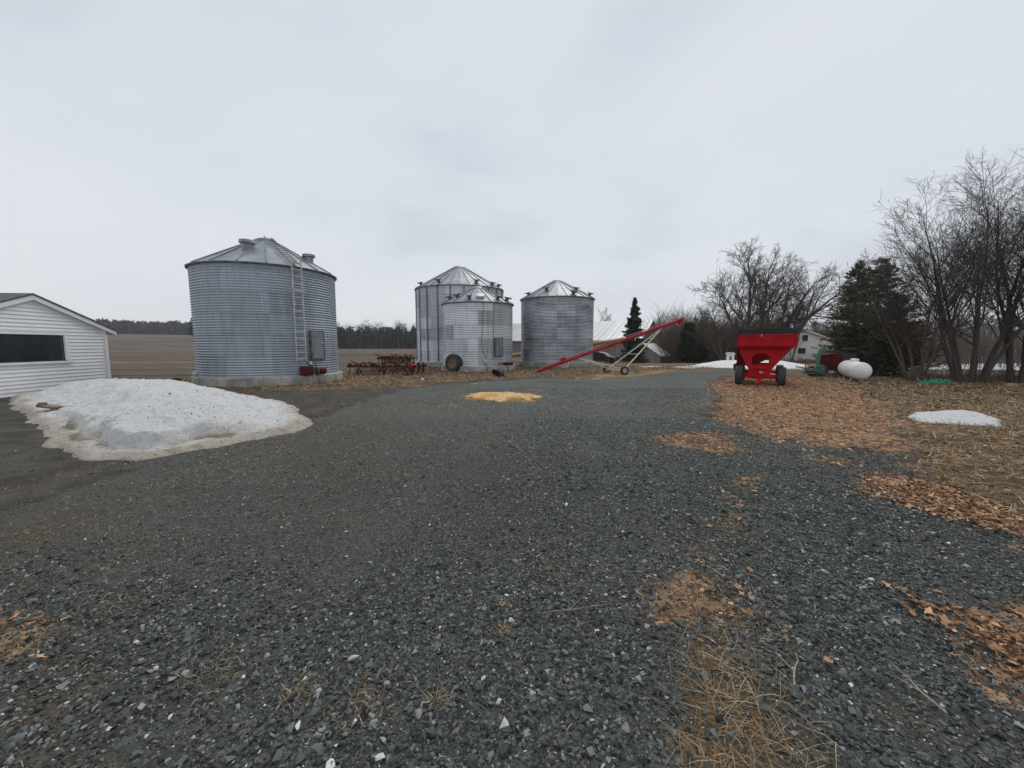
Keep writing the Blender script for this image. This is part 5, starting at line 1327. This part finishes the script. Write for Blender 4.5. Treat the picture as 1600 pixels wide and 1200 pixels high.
# shed
sx0, sy0 = 21.6, 56.0
sh = thing('shed', 'small weathered board shed with pale sheet roof in front of the barn', 'shed', (sx0 + .2, sy0 + 2.0, gz(sx0, sy0)), R_(38))
m = MB(); Ls, Wl = 2.7, 2.7
# local: x to the right-away wall, y to the left-away gable wall; corner at origin (-,-)
def shp(x, y, z_): return Vector((x, y, z_))
eh1, ph1 = 1.15, 2.75
m.box((0, -Wl / 2, eh1 / 2 - .2), (Ls, .08, eh1 + .4)); m.box((0, Wl / 2, ph1 / 2 - .2), (Ls, .08, ph1 + .3)); m.build('wall', M['greywood'], sh)
for s_ in (-1, 1):
    m = MB(); m.prism([(-Wl / 2 + .041, -.3), (Wl / 2 - .041, -.3), (Wl / 2 - .041, ph1), (-Wl / 2 + .041, eh1)], .08, Matrix.Translation((s_ * (Ls / 2 - .041) + .04, 0, 0)) @ Matrix.Rotation(R_(90), 4, 'Z')); m.build('side_wall', M['greywood'], sh)
m = MB(); q = [(-Ls / 2 - .2, -Wl / 2 - .35, eh1 - .12), (Ls / 2 + .2, -Wl / 2 - .35, eh1 - .12), (Ls / 2 + .2, Wl / 2 + .1, ph1 + .14), (-Ls / 2 - .2, Wl / 2 + .1, ph1 + .14)]
m.add(q + [(x, y, z_ - .08) for x, y, z_ in q], [(0, 1, 2, 3), (7, 6, 5, 4), (0, 4, 5, 1), (1, 5, 6, 2), (2, 6, 7, 3), (3, 7, 4, 0)]); m.build('roof', M['paleroof'], sh)
# house
def house(label, cx, cy, rz, L_, Wd, eh, ph, wall, roof, wins, cat='house'):
    t = thing('house', label, cat, (cx, cy, gz(cx, cy)), rz); r = gable(t, L_, Wd, eh, ph, wall, roof, ov=.4)
    m = MB(); h = Wd / 2; sl = (ph - eh) / h
    for s_ in (-1, 1): m.bar((-L_ / 2 - .42, 0, ph - .02), (-L_ / 2 - .42, s_ * (h + .4), eh - sl * .4 - .02), .04, .2)
    m.build('barge_board', M['white_trim'], r)
    for (yy, zz, ww, hh) in wins:
        m = MB(); m.box((-L_ / 2 - .04, yy, zz), (.06, ww + .2, hh + .2)); w_ = m.build('window', M['white_trim'], t)
        m = MB(); m.box((-L_ / 2 - .08, yy, zz), (.04, ww, hh)); m.build('pane', M['glass'], w_)
    return t
hx = .748 * 65
house('white house with pale roof beyond the red wagon', 50.2 + .4, 68, R_(36) + R_(15), 9, 9.2, 3.5, 5.5, M['stucco'], M['paleroof'], [(-.9, 3.8, .75, .95), (-.6, 1.7, 1.0, .9), (2.2, 1.6, .9, .9)])
house('pale green clapboard house seen through the bare trees', 62, 50, R_(30), 9, 11, 3.2, 5.2, M['paleclap'], M['paleroof'], [(-3.2, 1.7, .9, 1.4), (0, 1.7, .9, 1.4), (2.6, 1.7, .9, 1.4)])
# little white hutch
x_, y_ = .567 * 38, 38.0
hu = thing('hutch', 'tiny white hutch standing in the snow left of the red wagon', 'hutch', (x_, y_, gz(x_, y_)), R_(-20))
m = MB(); m.box((0, 0, .55), (.62, .5, .7)); m.build('wall', M['white_trim'], hu, bevel=.01)
m = MB(); m.prism([(-.42, .88), (.42, .88), (.30, 1.08), (-.30, 1.08)], .7, Matrix.Translation((0, -.35, 0))); m.build('roof', M['paleroof'], hu, bevel=.02)
m = MB(); m.box((0, -.26, .5), (.22, .03, .45)); m.build('door', M['greywood'], hu)
for sx_ in (-1, 1):
    for sy in (-1, 1): m = MB(); m.box((sx_ * .26, sy * .2, .05), (.06, .06, .34)); m.build('leg', M['white_trim'], hu)

# black car behind the right bin
def car():
    x, y = 10.35, 46.0
    t = thing('parked_car', 'black estate car parked half hidden behind the right bin', 'car', (x, y, gz(x, y)), R_(-30))
    m = MB(); prof = [(-2.1, .35), (2.15, .35), (2.2, .62), (2.05, .82), (1.2, .92), (.75, 1.30), (.2, 1.42), (-1.5, 1.40), (-2.0, .98), (-2.15, .8), (-2.15, .5)]
    m.prism(prof, 1.7, Matrix.Translation((0, -.85, 0))); m.build('body', M['carblack'], t, bevel=.05)
    for s_ in (-1, 1):
        m = MB(); m.prism([(-1.75, .97), (1.05, .95), (.68, 1.25), (.2, 1.34), (-1.4, 1.33)], .012, Matrix.Translation((0, s_ * .855 - .006, 0))); m.build('side_window', M['glass'], t)
    m = MB(); m.bar((1.24, 0, .97), (.80, 0, 1.30), 1.45, .02); m.build('windscreen', M['glass'], t)
    m = MB(); m.bar((-1.98, 0, 1.02), (-1.56, 0, 1.36), 1.4, .02); m.build('rear_window', M['glass'], t)
    for s_ in (-1, 1):
        m = MB(); m.box((2.18, s_ * .62, .68), (.06, .32, .13)); m.build('headlight', M['lightmetal'], t)
        m = MB(); m.box((-2.16, s_ * .65, .85), (.05, .25, .2)); m.build('tail_light', M['red'], t)
        for xx in (-1.3, 1.35): wheel('wheel', t, (xx, s_ * .78, .33), .33, .22, rz=R_(90) if s_ > 0 else R_(-90), rim=M['darkmetal'], seg=24)
    m = MB(); m.box((2.22, 0, .5), (.04, 1.2, .16)); m.build('grille', M['tub'], t)
car()

# ------------------------------------------------------------------ trees
def tubes_np(P, Rr, sides, base=0):
    P = np.asarray(P); N, K, _ = P.shape
    T = np.gradient(P, axis=1); T /= np.linalg.norm(T, axis=2)[:, :, None] + 1e-9
    mean = P[:, -1] - P[:, 0]; mean /= np.linalg.norm(mean, axis=1)[:, None] + 1e-9
    ref = np.where(np.abs(mean[:, 2:3]) > .8, np.array([[1., .13, 0]]), np.array([[0., 0, 1]]))
    U = np.cross(T, ref[:, None, :]); U /= np.linalg.norm(U, axis=2)[:, :, None] + 1e-9
    Wv = np.cross(T, U)
    a = np.arange(sides) * 2 * np.pi / sides
    V_ = P[:, :, None] + (U[:, :, None] * np.cos(a)[None, None, :, None] + Wv[:, :, None] * np.sin(a)[None, None, :, None]) * Rr[:, :, None, None]
    i = np.arange(N)[:, None, None] * K * sides + np.arange(K - 1)[None, :, None] * sides
    k = np.arange(sides)[None, None, :]; k2 = (k + 1) % sides
    F_ = np.stack([i + k, i + k2, i + sides + k2, i + sides + k], 3).reshape(-1, 4)
    return V_.reshape(-1, 3), F_ + base
def nrm(v): return v / (np.linalg.norm(v, axis=-1, keepdims=True) + 1e-9)
def grow(rg, P, Rr, nch, t0, t1, ang, lr, rr, wob, trop, K, lvar=.35, rmin=.004, short=.45):
    N, KP, _ = P.shape; pi = np.repeat(np.arange(N), nch)
    t = (np.tile(np.arange(nch), N) + rg.uniform(0, 1, N * nch)) / nch; t = t0 + (t1 - t0) * t
    f = t * (KP - 1); i = np.minimum(f.astype(int), KP - 2); fr = (f - i)[:, None]
    pos = P[pi, i] * (1 - fr) + P[pi, i + 1] * fr; tan = nrm(P[pi, i + 1] - P[pi, i])
    rad = Rr[pi, i] * (1 - fr[:, 0]) + Rr[pi, i + 1] * fr[:, 0]
    rnd = nrm(rg.normal(0, 1, tan.shape)); per = nrm(rnd - tan * (rnd * tan).sum(1, keepdims=True))
    an = np.radians(rg.normal(ang, ang * .25, len(t)))[:, None]
    d = nrm(tan * np.cos(an) + per * np.sin(an))
    plen = np.linalg.norm(np.diff(P, axis=1), axis=2).sum(1)[pi]
    L = plen * lr * (1 - short * t) * rg.uniform(1 - lvar, 1 + lvar, len(t))
    out = np.zeros((len(t), K, 3)); out[:, 0] = pos
    for k in range(1, K):
        d = d + rg.normal(0, wob, d.shape); d[:, 2] += trop; d = nrm(d); pos = pos + d * (L / (K - 1))[:, None]; out[:, k] = pos
    r0 = np.maximum(rad * rr, rmin); ro = r0[:, None] * np.linspace(1, .35, K)[None]; ro = np.maximum(ro, rmin * .6)
    return out, ro
def bare_tree(label, x, y, stems, seed, levels, barkc=(.085, .070, .062), name='bare_tree', group='bare leafless trees', sink=.1, cat='tree', zoff=0):
    """stems: list of (lean_x, lean_y, length, radius, offset_x, offset_y); levels: grow settings"""
    rg = np.random.default_rng(seed); z0 = gz(x, y)
    t = thing(name, label, cat, (x, y, z0), 0, group)
    K = 9; P = []; Rr = []
    for lx, ly, L, r, ox, oy in stems:
        d = np.array([lx * .6, ly * .6, 1.0]); d /= np.linalg.norm(d); p = np.array([ox, oy, -sink]); q = [p.copy()]
        ph = rg.uniform(0, 6.28)
        for k in range(1, K):
            d = d + np.array([lx * .05, ly * .05, .03]) + rg.normal(0, .06, 3); d /= np.linalg.norm(d); p = p + d * L / (K - 1); q.append(p.copy())
        P.append(q); Rr.append(r * (np.linspace(1, .05, K) ** .8) * np.array([1.25] + [1] * (K - 1)))
    P = np.array(P); Rr = np.array(Rr)
    v, f = tubes_np(P, Rr, 9)
    bc = np.array(barkc)
    def cc(n, s=1.0): return np.tile(bc * s, (n, 1)) * np.random.default_rng(seed).uniform(.75, 1.25, (n, 1))
    np_mesh('trunk', v, f, M['bark'], t, col=cc(len(v)), smooth_=True)
    Vs = []; Fs = []; b = 0; cur = (P, Rr)
    for li, lv in enumerate(levels):
        cur = grow(rg, cur[0], cur[1], **lv)
        v, f = tubes_np(cur[0], cur[1], 5 if li == 0 else (4 if li == 1 else 3), b); Vs.append(v); Fs.append(f); b += len(v)
    V_ = np.concatenate(Vs); np_mesh('crown', V_, np.concatenate(Fs), M['bark'], t, col=cc(len(V_), .95), smooth_=True)
    return t
def lv(nch, t0, t1, ang, lr, rr, wob=.12, trop=.06, K=5, **k): return dict(nch=nch, t0=t0, t1=t1, ang=ang, lr=lr, rr=rr, wob=wob, trop=trop, K=K, **k)
bigL = [lv(9, .22, .98, 34, .52, .55, .13, .08, 7, rmin=.02), lv(8, .15, 1, 36, .48, .55, .14, .07, 5, rmin=.011), lv(6, .15, 1, 38, .48, .6, .15, .05, 4, rmin=.0075), lv(4, .2, 1, 38, .55, .7, .15, .05, 3, rmin=.0055)]
# right hand cluster, near
rr_ = random.Random(11)
def stemset(n, lean, L, r, sp, rnd, cx=0):
    out = []
    for i in range(n):
        a = 2 * math.pi * i / n + rnd.uniform(-.4, .4); l = lean * rnd.uniform(.4, 1.15)
        out.append((math.cos(a) * l + cx, math.sin(a) * l * .7, L * rnd.uniform(.8, 1.08), r * rnd.uniform(.65, 1.1), math.cos(a) * sp, math.sin(a) * sp * .7))
    return out
nearL = [lv(11, .26, .99, 38, .62, .5, .08, .05, 7, rmin=.010, short=.62, lvar=.25), lv(8, .15, 1, 38, .50, .5, .09, .035, 5, rmin=.0068, short=.3), lv(5, .1, 1, 38, .50, .6, .10, .03, 4, rmin=.0050, short=.3), lv(3, .15, 1, 36, .6, .7, .11, .03, 3, rmin=.0038, short=.2)]
bare_tree('bare multi stemmed tree nearest the spruces, left of the right hand trees', 17.8, 16.9, stemset(6, .50, 5.2, .075, .22, rr_, -.08), 21, nearL, (.10, .085, .072))
bare_tree('tall bare tree with several thick trunks, middle of the right hand trees', 19.5, 16.3, stemset(8, .40, 6.9, .095, .42, rr_, -.08), 22, nearL, (.088, .074, .064))
bare_tree('tall bare tree with dark trunks at the right edge of the photo', 21.4, 15.9, stemset(8, .36, 7.9, .10, .5, rr_), 23, nearL, (.075, .064, .056))
bare_tree('leaning bare tree with long low twigs at the far right edge', 23.6, 15.0, stemset(6, .4, 7.6, .10, .3, rr_, -.12), 24, nearL, (.07, .06, .055))
midL = [lv(10, .28, .99, 42, .62, .55, .08, .045, 7, rmin=.035, short=.72, lvar=.2), lv(8, .15, 1, 40, .52, .55, .09, .04, 5, rmin=.021, short=.3), lv(6, .1, 1, 40, .52, .6, .10, .03, 4, rmin=.014, short=.3), lv(4, .2, 1, 38, .55, .7, .12, .03, 3, rmin=.011, short=.2)]
bare_tree('large bare tree with spreading crown, right of the two behind the red wagon', .672 * 45, 45, [(.55, .1, 12.2, .30, 0, 0), (1.05, -.1, 11.9, .26, .35, 0), (.2, .3, 11.0, .2, -.2, .3), (.8, .4, 10.0, .16, .2, .2)], 31, midL, (.085, .068, .060))
bare_tree('large bare tree with upright crown, left of the two behind the red wagon', .622 * 45, 45.6, [(-.15, .1, 12.3, .30, 0, 0), (.12, -.1, 11.9, .24, .9, 0), (.3, .2, 10.2, .18, 1.3, 0), (-.65, 0, 10.2, .2, -.1, 0)], 32, midL, (.085, .068, .060))
bare_tree('smaller bare tree standing left of the large spreading trees', .548 * 47, 47, [(-.1, 0, 7.0, .2, 0, 0), (-.6, .1, 6.0, .13, 0, 0), (.5, 0, 6.2, .13, 0, 0)], 33, [dict(q) for q in midL[:3]], (.095, .078, .07))
farL = [lv(12, .2, .98, 30, .42, .5, .1, .1, 5, rmin=.03), lv(8, .1, 1, 32, .48, .55, .12, .08, 4, rmin=.02), lv(5, .1, 1, 34, .5, .6, .12, .05, 3, rmin=.014)]
for i, (u, v, Yd, lab) in enumerate(((938, 478, 88, 'thin distant tree showing just right of the right hand bin'), (1021, 488, 95, 'distant bare tree above the barn gable, left of its pair'), (1042, 492, 92, 'distant bare tree above the barn gable, right of its pair'),
        (1236, 470, 76, 'slender bare tree rising over the white house'), (1262, 486, 84, 'thin bare tree right of the white house ridge'), (1292, 492, 86, 'thin bare tree between the white house and the spruces'), (1105, 478, 70, 'bare tree in the thicket above the dark cedar'))):
    p = A(u, v, Yd); g = gz(p.x, Yd)
    H = p.z - g
    bare_tree(lab, p.x, Yd, [(rr_.uniform(-.15, .15), 0, H * .85, H * .018, 0, 0), (rr_.uniform(-.4, .4), .1, H * .72, H * .012, .1, 0), (rr_.uniform(-.4, .4), -.1, H * .65, H * .012, -.1, 0)], 50 + i, farL, (.14, .12, .115))
# slender sapling in front of the house
bare_tree('slender sapling in front of the white house wall', .727 * 50, 50, [(.12, 0, 7.5, .10, 0, 0), (.3, 0, 6, .06, 0, 0), (-.2, 0, 5.5, .05, 0, 0)], 61, [lv(9, .2, 1, 28, .42, .5, .1, .1, 5, rmin=.015), lv(6, .1, 1, 30, .45, .55, .1, .08, 4, rmin=.010)], (.13, .115, .105))

def conifer(label, x, y, H, rb, seed, nb=300, ns=55, c0=(.018, .030, .018), c1=(.055, .085, .045), sl=.16, sw=.035, droop=-.15, z0f=.04, pw=.85, name='spruce_tree', tops=None, stuff=False):
    rg = np.random.default_rng(seed)
    t = thing(name, label, 'tree', (x, y, gz(x, y)), 0, None)
    zz = H * (z0f + (1 - z0f) * rg.uniform(0, 1, nb) ** 1.15); az = rg.uniform(0, 6.283, nb)
    ln = rb * np.maximum(1 - zz / H, .004) ** pw * rg.uniform(.55, 1.15, nb) * (1 + .16 * np.sin(az * 2 + seed) + .12 * np.sin(az * 5 + zz * 2.3)) + .03
    K = 5; P = np.zeros((nb, K, 3)); d = np.stack([np.cos(az), np.sin(az), np.full(nb, droop) + .5 * (zz / H) ** 2], 1); d = nrm(d)
    pos = np.stack([np.zeros(nb), np.zeros(nb), zz], 1); P[:, 0] = pos
    for k in range(1, K):
        d = d + rg.normal(0, .05, d.shape); d[:, 2] += .07; d = nrm(d); pos = pos + d * (ln / (K - 1))[:, None]; P[:, k] = pos
    tv, tf = tubes_np(np.array([[[0, 0, -.1], [0, 0, H * .5], [.02, 0, H * .97]]]), np.array([[H * .022, H * .014, H * .003]]), 8)
    np_mesh('trunk', tv, tf, M['bark'], t, col=np.tile([.07, .055, .045], (len(tv), 1)), smooth_=True)
    bv, bf = tubes_np(P, np.maximum(ln[:, None] * .012 * np.linspace(1, .3, K)[None], .004), 4)
    # sprigs
    bi = np.repeat(np.arange(nb), ns); s = rg.uniform(.12, 1, len(bi)) ** .8
    f = s * (K - 1); i = np.minimum(f.astype(int), K - 2); fr = (f - i)[:, None]
    p = P[bi, i] * (1 - fr) + P[bi, i + 1] * fr; tn = nrm(P[bi, i + 1] - P[bi, i])
    side = nrm(np.cross(tn, [0, 0, 1.0])) * rg.choice([-1, 1], len(bi))[:, None]
    off = (ln[bi] * .17 * (1.15 - s))[:, None]; sz_ = np.clip(.35 + ln[bi] / (rb * .5), .35, 1)[:, None]
    p = p + side * off * rg.uniform(0, 1.6, (len(bi), 1)) + rg.normal(0, .03, p.shape) * np.array([1, 1, 1.4])
    dd = nrm(tn * rg.uniform(.4, 1.2, (len(bi), 1)) + side * rg.uniform(.1, 1, (len(bi), 1)) + rg.normal(0, .3, p.shape) + np.array([0, 0, -.12]))
    w = nrm(np.cross(dd, rg.normal(0, 1, p.shape))); L = sl * sz_ * rg.uniform(.6, 1.3, (len(bi), 1)); Wd = sw * sz_ * rg.uniform(.6, 1.3, (len(bi), 1))
    q = np.stack([p, p + dd * L * .45 + w * Wd, p + dd * L, p + dd * L * .45 - w * Wd], 1).reshape(-1, 3)
    qf = np.arange(len(q)).reshape(-1, 4) + len(bv)
    r = np.clip(rg.normal(.35, .25, len(bi)) + .4 * (fbm(p[:, 0] * 1.4 + 9, p[:, 2] * 1.4 + p[:, 1], seed) - .5), 0, 1)[:, None]
    c = (1 - r) * np.array(c0) + r * np.array(c1)
    col = np.vstack([np.tile([.07, .052, .04], (len(bv), 1)), np.repeat(c, 4, 0)])
    np_mesh('crown', np.vstack([bv, q]), np.vstack([bf, qf]), M['needle'], t, col=col)
    return t
conifer('dark green spruce, left and slimmer of the pair behind the propane tank', (1328 - 800) / 600 * 20.6, 20.6, 5.95, 1.5, 71, 360, 38, (.045, .055, .030), (.155, .165, .09), .18, .026, pw=.7)
conifer('brown tinged broad spruce, right of the pair behind the propane tank', (1362 - 800) / 600 * 21.0, 21.0, 6.2, 2.4, 72, 430, 38, (.075, .060, .036), (.235, .185, .11), .20, .025, pw=.7)
conifer('low bushy spruce skirt right of the spruce pair', (1398 - 800) / 600 * 20.4, 20.4, 4.0, 1.9, 73, 230, 36, (.075, .060, .040), (.235, .19, .12), .20, .024, pw=.6)
conifer('single dark spruce standing in front of the barn roof', (989 - 800) / 600 * 43, 43, 7.3, 1.95, 74, 300, 46, (.022, .038, .026), (.075, .11, .068), .26, .06, pw=1.0)
conifer('round dark green cedar at the edge of the brown thicket', (1074 - 800) / 600 * 50, 50, 5.0, 1.7, 75, 380, 45, (.02, .032, .012), (.062, .075, .03), .3, .08, droop=.35, pw=.45, name='cedar_tree')
conifer('second shorter cedar beside the round dark cedar', (1090 - 800) / 600 * 51, 51, 3.6, 1.3, 76, 260, 45, (.02, .032, .012), (.062, .075, .03), .3, .08, droop=.35, pw=.45, name='cedar_tree')
conifer('dark conifer just showing behind the garage at the left edge', -24.3, 17.2, 4.9, 1.6, 77, 260, 50, (.012, .018, .012), (.04, .05, .03), .2, .035)
conifer('dark conifer far behind the right hand trees, left of its pair', (1536 - 800) / 600 * 60, 60, 5.6, 2.2, 78, 240, 40, (.014, .022, .014), (.045, .06, .035), .35, .09)
conifer('dark conifer far behind the right hand trees, right of its pair', (1582 - 800) / 600 * 60, 60, 6.6, 2.4, 79, 240, 40, (.014, .022, .014), (.045, .06, .035), .35, .09)

# ------------------------------------------------------------------ woods and thickets
def wood(name, label, cx, cy, H, rb, seed, ns, c0, c1, sl, sw, stem=(.16, .15, .14), lowf=.3, conic=True, cat='wood'):
    rg = np.random.default_rng(seed); n = len(cx)
    gzv = height(cx, cy)
    P = np.stack([np.stack([cx, cy, gzv - .2], 1), np.stack([cx, cy, gzv + H * .5], 1), np.stack([cx, cy, gzv + H * .95], 1)], 1)
    tv, tf = tubes_np(P, np.tile([.014, .010, .003], (n, 1)) * H[:, None], 4)
    bi = np.repeat(np.arange(n), ns); u = rg.uniform(0, 1, len(bi))
    h = lowf + (1 - lowf) * u ** (1.3 if conic else .8)
    rad = rb[bi] * ((1.05 - h) ** .8 if conic else np.sin(np.clip((h - lowf) / (1 - lowf), 0, 1) * math.pi * .85 + .35)) * np.sqrt(rg.uniform(.05, 1, len(bi))); az = rg.uniform(0, 6.283, len(bi))
    p = np.stack([cx[bi] + rad * np.cos(az), cy[bi] + rad * np.sin(az), gzv[bi] + h * H[bi]], 1)
    out = np.stack([np.cos(az), np.sin(az), np.full(len(bi), -.25 if conic else .9)], 1)
    dd = nrm(out + rg.normal(0, .4, p.shape)); w = nrm(np.cross(dd, rg.normal(0, 1, p.shape)))
    L = sl * rg.uniform(.6, 1.3, (len(bi), 1)); Wd = sw * rg.uniform(.6, 1.3, (len(bi), 1))
    q = np.stack([p, p + dd * L * .45 + w * Wd, p + dd * L, p + dd * L * .45 - w * Wd], 1).reshape(-1, 3)
    r = np.clip(rg.normal(.4, .25, len(bi)), 0, 1)[:, None] * .6 + .4 * rg.uniform(0, 1, n)[bi][:, None]; c = (1 - r) * np.array(c0) + r * np.array(c1)
    col = np.vstack([np.tile(stem, (len(tv), 1)), np.repeat(c, 4, 0)])
    o = np_mesh(name, np.vstack([tv, q]), np.vstack([tf, np.arange(len(q)).reshape(-1, 4) + len(tv)]), M['needle'], col=col)
    return tag(o, label, cat, kind='stuff')
rg = np.random.default_rng(5)
# planted conifers beyond the field
n = 300; cx = rg.uniform(-150, -20, n); row = rg.integers(0, 4, n); cy = 183 + row * 5 + rg.normal(0, .8, n)
wood('planted_wood', 'planted conifer wood beyond the field between the bins', cx, cy, rg.uniform(8.6, 10.8, n), rg.uniform(1.5, 2.1, n), 81, 170, (.020, .028, .020), (.055, .065, .045), 1.1, .30, lowf=.24)
n = 260; cx = rg.uniform(-165, -20, n); cy = rg.uniform(206, 212, n)
wood('wood_edge', 'dark undergrowth filling the back of the planted conifer wood', cx, cy, rg.uniform(7.5, 9.5, n), rg.uniform(2.0, 2.6, n), 87, 150, (.030, .034, .028), (.065, .065, .05), 1.3, .4, lowf=0.0)
n = 160; cx = rg.uniform(-150, -40, n); cy = rg.uniform(215, 245, n)
wood('leafless_wood', 'leafless grey treetops rising behind the planted conifers', cx, cy, rg.uniform(10, 15, n), rg.uniform(2, 3, n), 82, 90, (.10, .09, .085), (.16, .145, .135), 2.4, .05, lowf=.35, conic=False)
n = 900; th = np.radians(rg.uniform(-58, -24, n)); dd_ = rg.uniform(425, 500, n)
wood('far_wood', 'hazy brown wood on the rise at the far side of the field', dd_ * np.sin(th), dd_ * np.cos(th), rg.uniform(6.5, 10.5, n), rg.uniform(2.5, 4.5, n), 83, 60, (.05, .045, .042), (.10, .09, .08), 3.4, .8, lowf=.05, conic=False)
# brush behind barn, wagon and house
def thicket(name, label, u0, u1, Y0, Y1, h0, h1, n, c0, c1, seed, wid=.02):
    rg = np.random.default_rng(seed); Yd = rg.uniform(Y0, Y1, n); x = rg.uniform(u0 - 800, u1 - 800, n) / 600 * Yd
    K = 5; z = height(x, Yd); H = rg.uniform(h0, h1, n) * (.55 + .9 * fbm(x * .25, Yd * .1, seed)); P = np.zeros((n, K, 3)); d = nrm(np.stack([rg.normal(0, .28, n), rg.normal(0, .28, n), np.ones(n)], 1))
    pos = np.stack([x, Yd, z - .1], 1); P[:, 0] = pos
    for k in range(1, K):
        d = nrm(d + rg.normal(0, .12, d.shape)); pos = pos + d * (H / (K - 1))[:, None]; P[:, k] = pos
    Rr = wid * np.linspace(1, .3, K)[None] * rg.uniform(.6, 1.3, (n, 1))
    v, f = tubes_np(P, Rr, 3)
    C_, Rc = grow(rg, P, Rr, 5, .2, 1, 32, .4, .6, .12, .06, 3, rmin=wid * .45)
    v2, f2 = tubes_np(C_, Rc, 3, len(v))
    r = rg.uniform(0, 1, (n, 1)); c = (1 - r) * np.array(c0) + r * np.array(c1)
    col = np.vstack([np.repeat(c, K * 3, 0), np.repeat(np.repeat(c, 5, 0), 9, 0)])
    o = np_mesh(name, np.vstack([v, v2]), np.vstack([f, f2]), M['bark'], col=col)
    return tag(o, label, 'thicket', kind='stuff')
thicket('brush_thicket', 'reddish brown brush between the barn and the red wagon', 1040, 1215, 54, 72, 4.5, 7.5, 2600, (.10, .072, .052), (.20, .135, .10), 91, .03)
thicket('low_brush', 'low brown weeds and brush in front of the white house', 1130, 1330, 42, 58, .3, .9, 1300, (.10, .08, .06), (.2, .16, .12), 92, .018)
thicket('roadside_brush', 'tangled brown brush behind the right hand bare trees', 1330, 2100, 26, 60, 2.0, 4.8, 4200, (.075, .06, .052), (.15, .12, .10), 93, .018)
thicket('tree_foot_weeds', 'red brown weeds around the feet of the right hand trees', 1425, 1760, 15.6, 18.5, .25, .8, 1500, (.09, .055, .04), (.18, .12, .085), 94, .006)
n = 420; th = np.radians(rg.uniform(5, 62, n)); dd_ = rg.uniform(115, 170, n)
wood('background_wood', 'grey brown leafless wood closing the view at right', dd_ * np.sin(th), dd_ * np.cos(th), rg.uniform(4.5, 8, n), rg.uniform(2, 3.5, n), 84, 110, (.085, .075, .068), (.15, .13, .12), 2.0, .10, lowf=.1, conic=False)

# twigs lying on the stones
def twigs():
    for (u, v, L, rz_, lab) in ((1240, 1085, .22, .9, 'pale forked twig lying on the stones, by the straw'), (1478, 1125, .26, 1.5, 'pale twig lying alone on the stones at lower right'), (845, 968, .42, .25, 'thin reddish stem lying on the gravel near the middle')):
        x, y = G(u, v); m = MB(); rnd = random.Random(u)
        p = [(0, 0, .02)]; 
        for i in range(5): p.append((p[-1][0] + L / 5, p[-1][1] + rnd.uniform(-.012, .012), .02 + rnd.uniform(-.004, .012)))
        m.tube(p, [.0045, .004, .004, .0035, .003, .002], 6); m.tube([p[2], (p[2][0] + L * .2, p[2][1] + .05, .03), (p[2][0] + L * .3, p[2][1] + .08, .03)], [.003, .0025, .0015], 5)
        o = m.build('twig', M['twig'] if u != 845 else M['rim'], None, smooth_=True); o.location = (x, y, gz(x, y) + .01); o.rotation_euler = (0, 0, rz_); tag(o, lab, 'twig')
twigs()

# ------------------------------------------------------------------ air
hzm = bpy.data.materials.new('pale_air'); hzm.use_nodes = True; t_ = hzm.node_tree; t_.nodes.clear()
ho = t_.nodes.new('ShaderNodeOutputMaterial'); hv_ = t_.nodes.new('ShaderNodeVolumePrincipled')
hv_.inputs['Color'].default_value = (.90, .93, .97, 1); hv_.inputs['Density'].default_value = .0004; hv_.inputs['Anisotropy'].default_value = 0.2
t_.links.new(hv_.outputs[0], ho.inputs['Volume'])
m = MB(); m.box((0, 710, 9), (3100, 1700, 26)); o = m.build('haze', hzm); tag(o, 'thin pale haze lying over the fields', 'haze', kind='stuff')
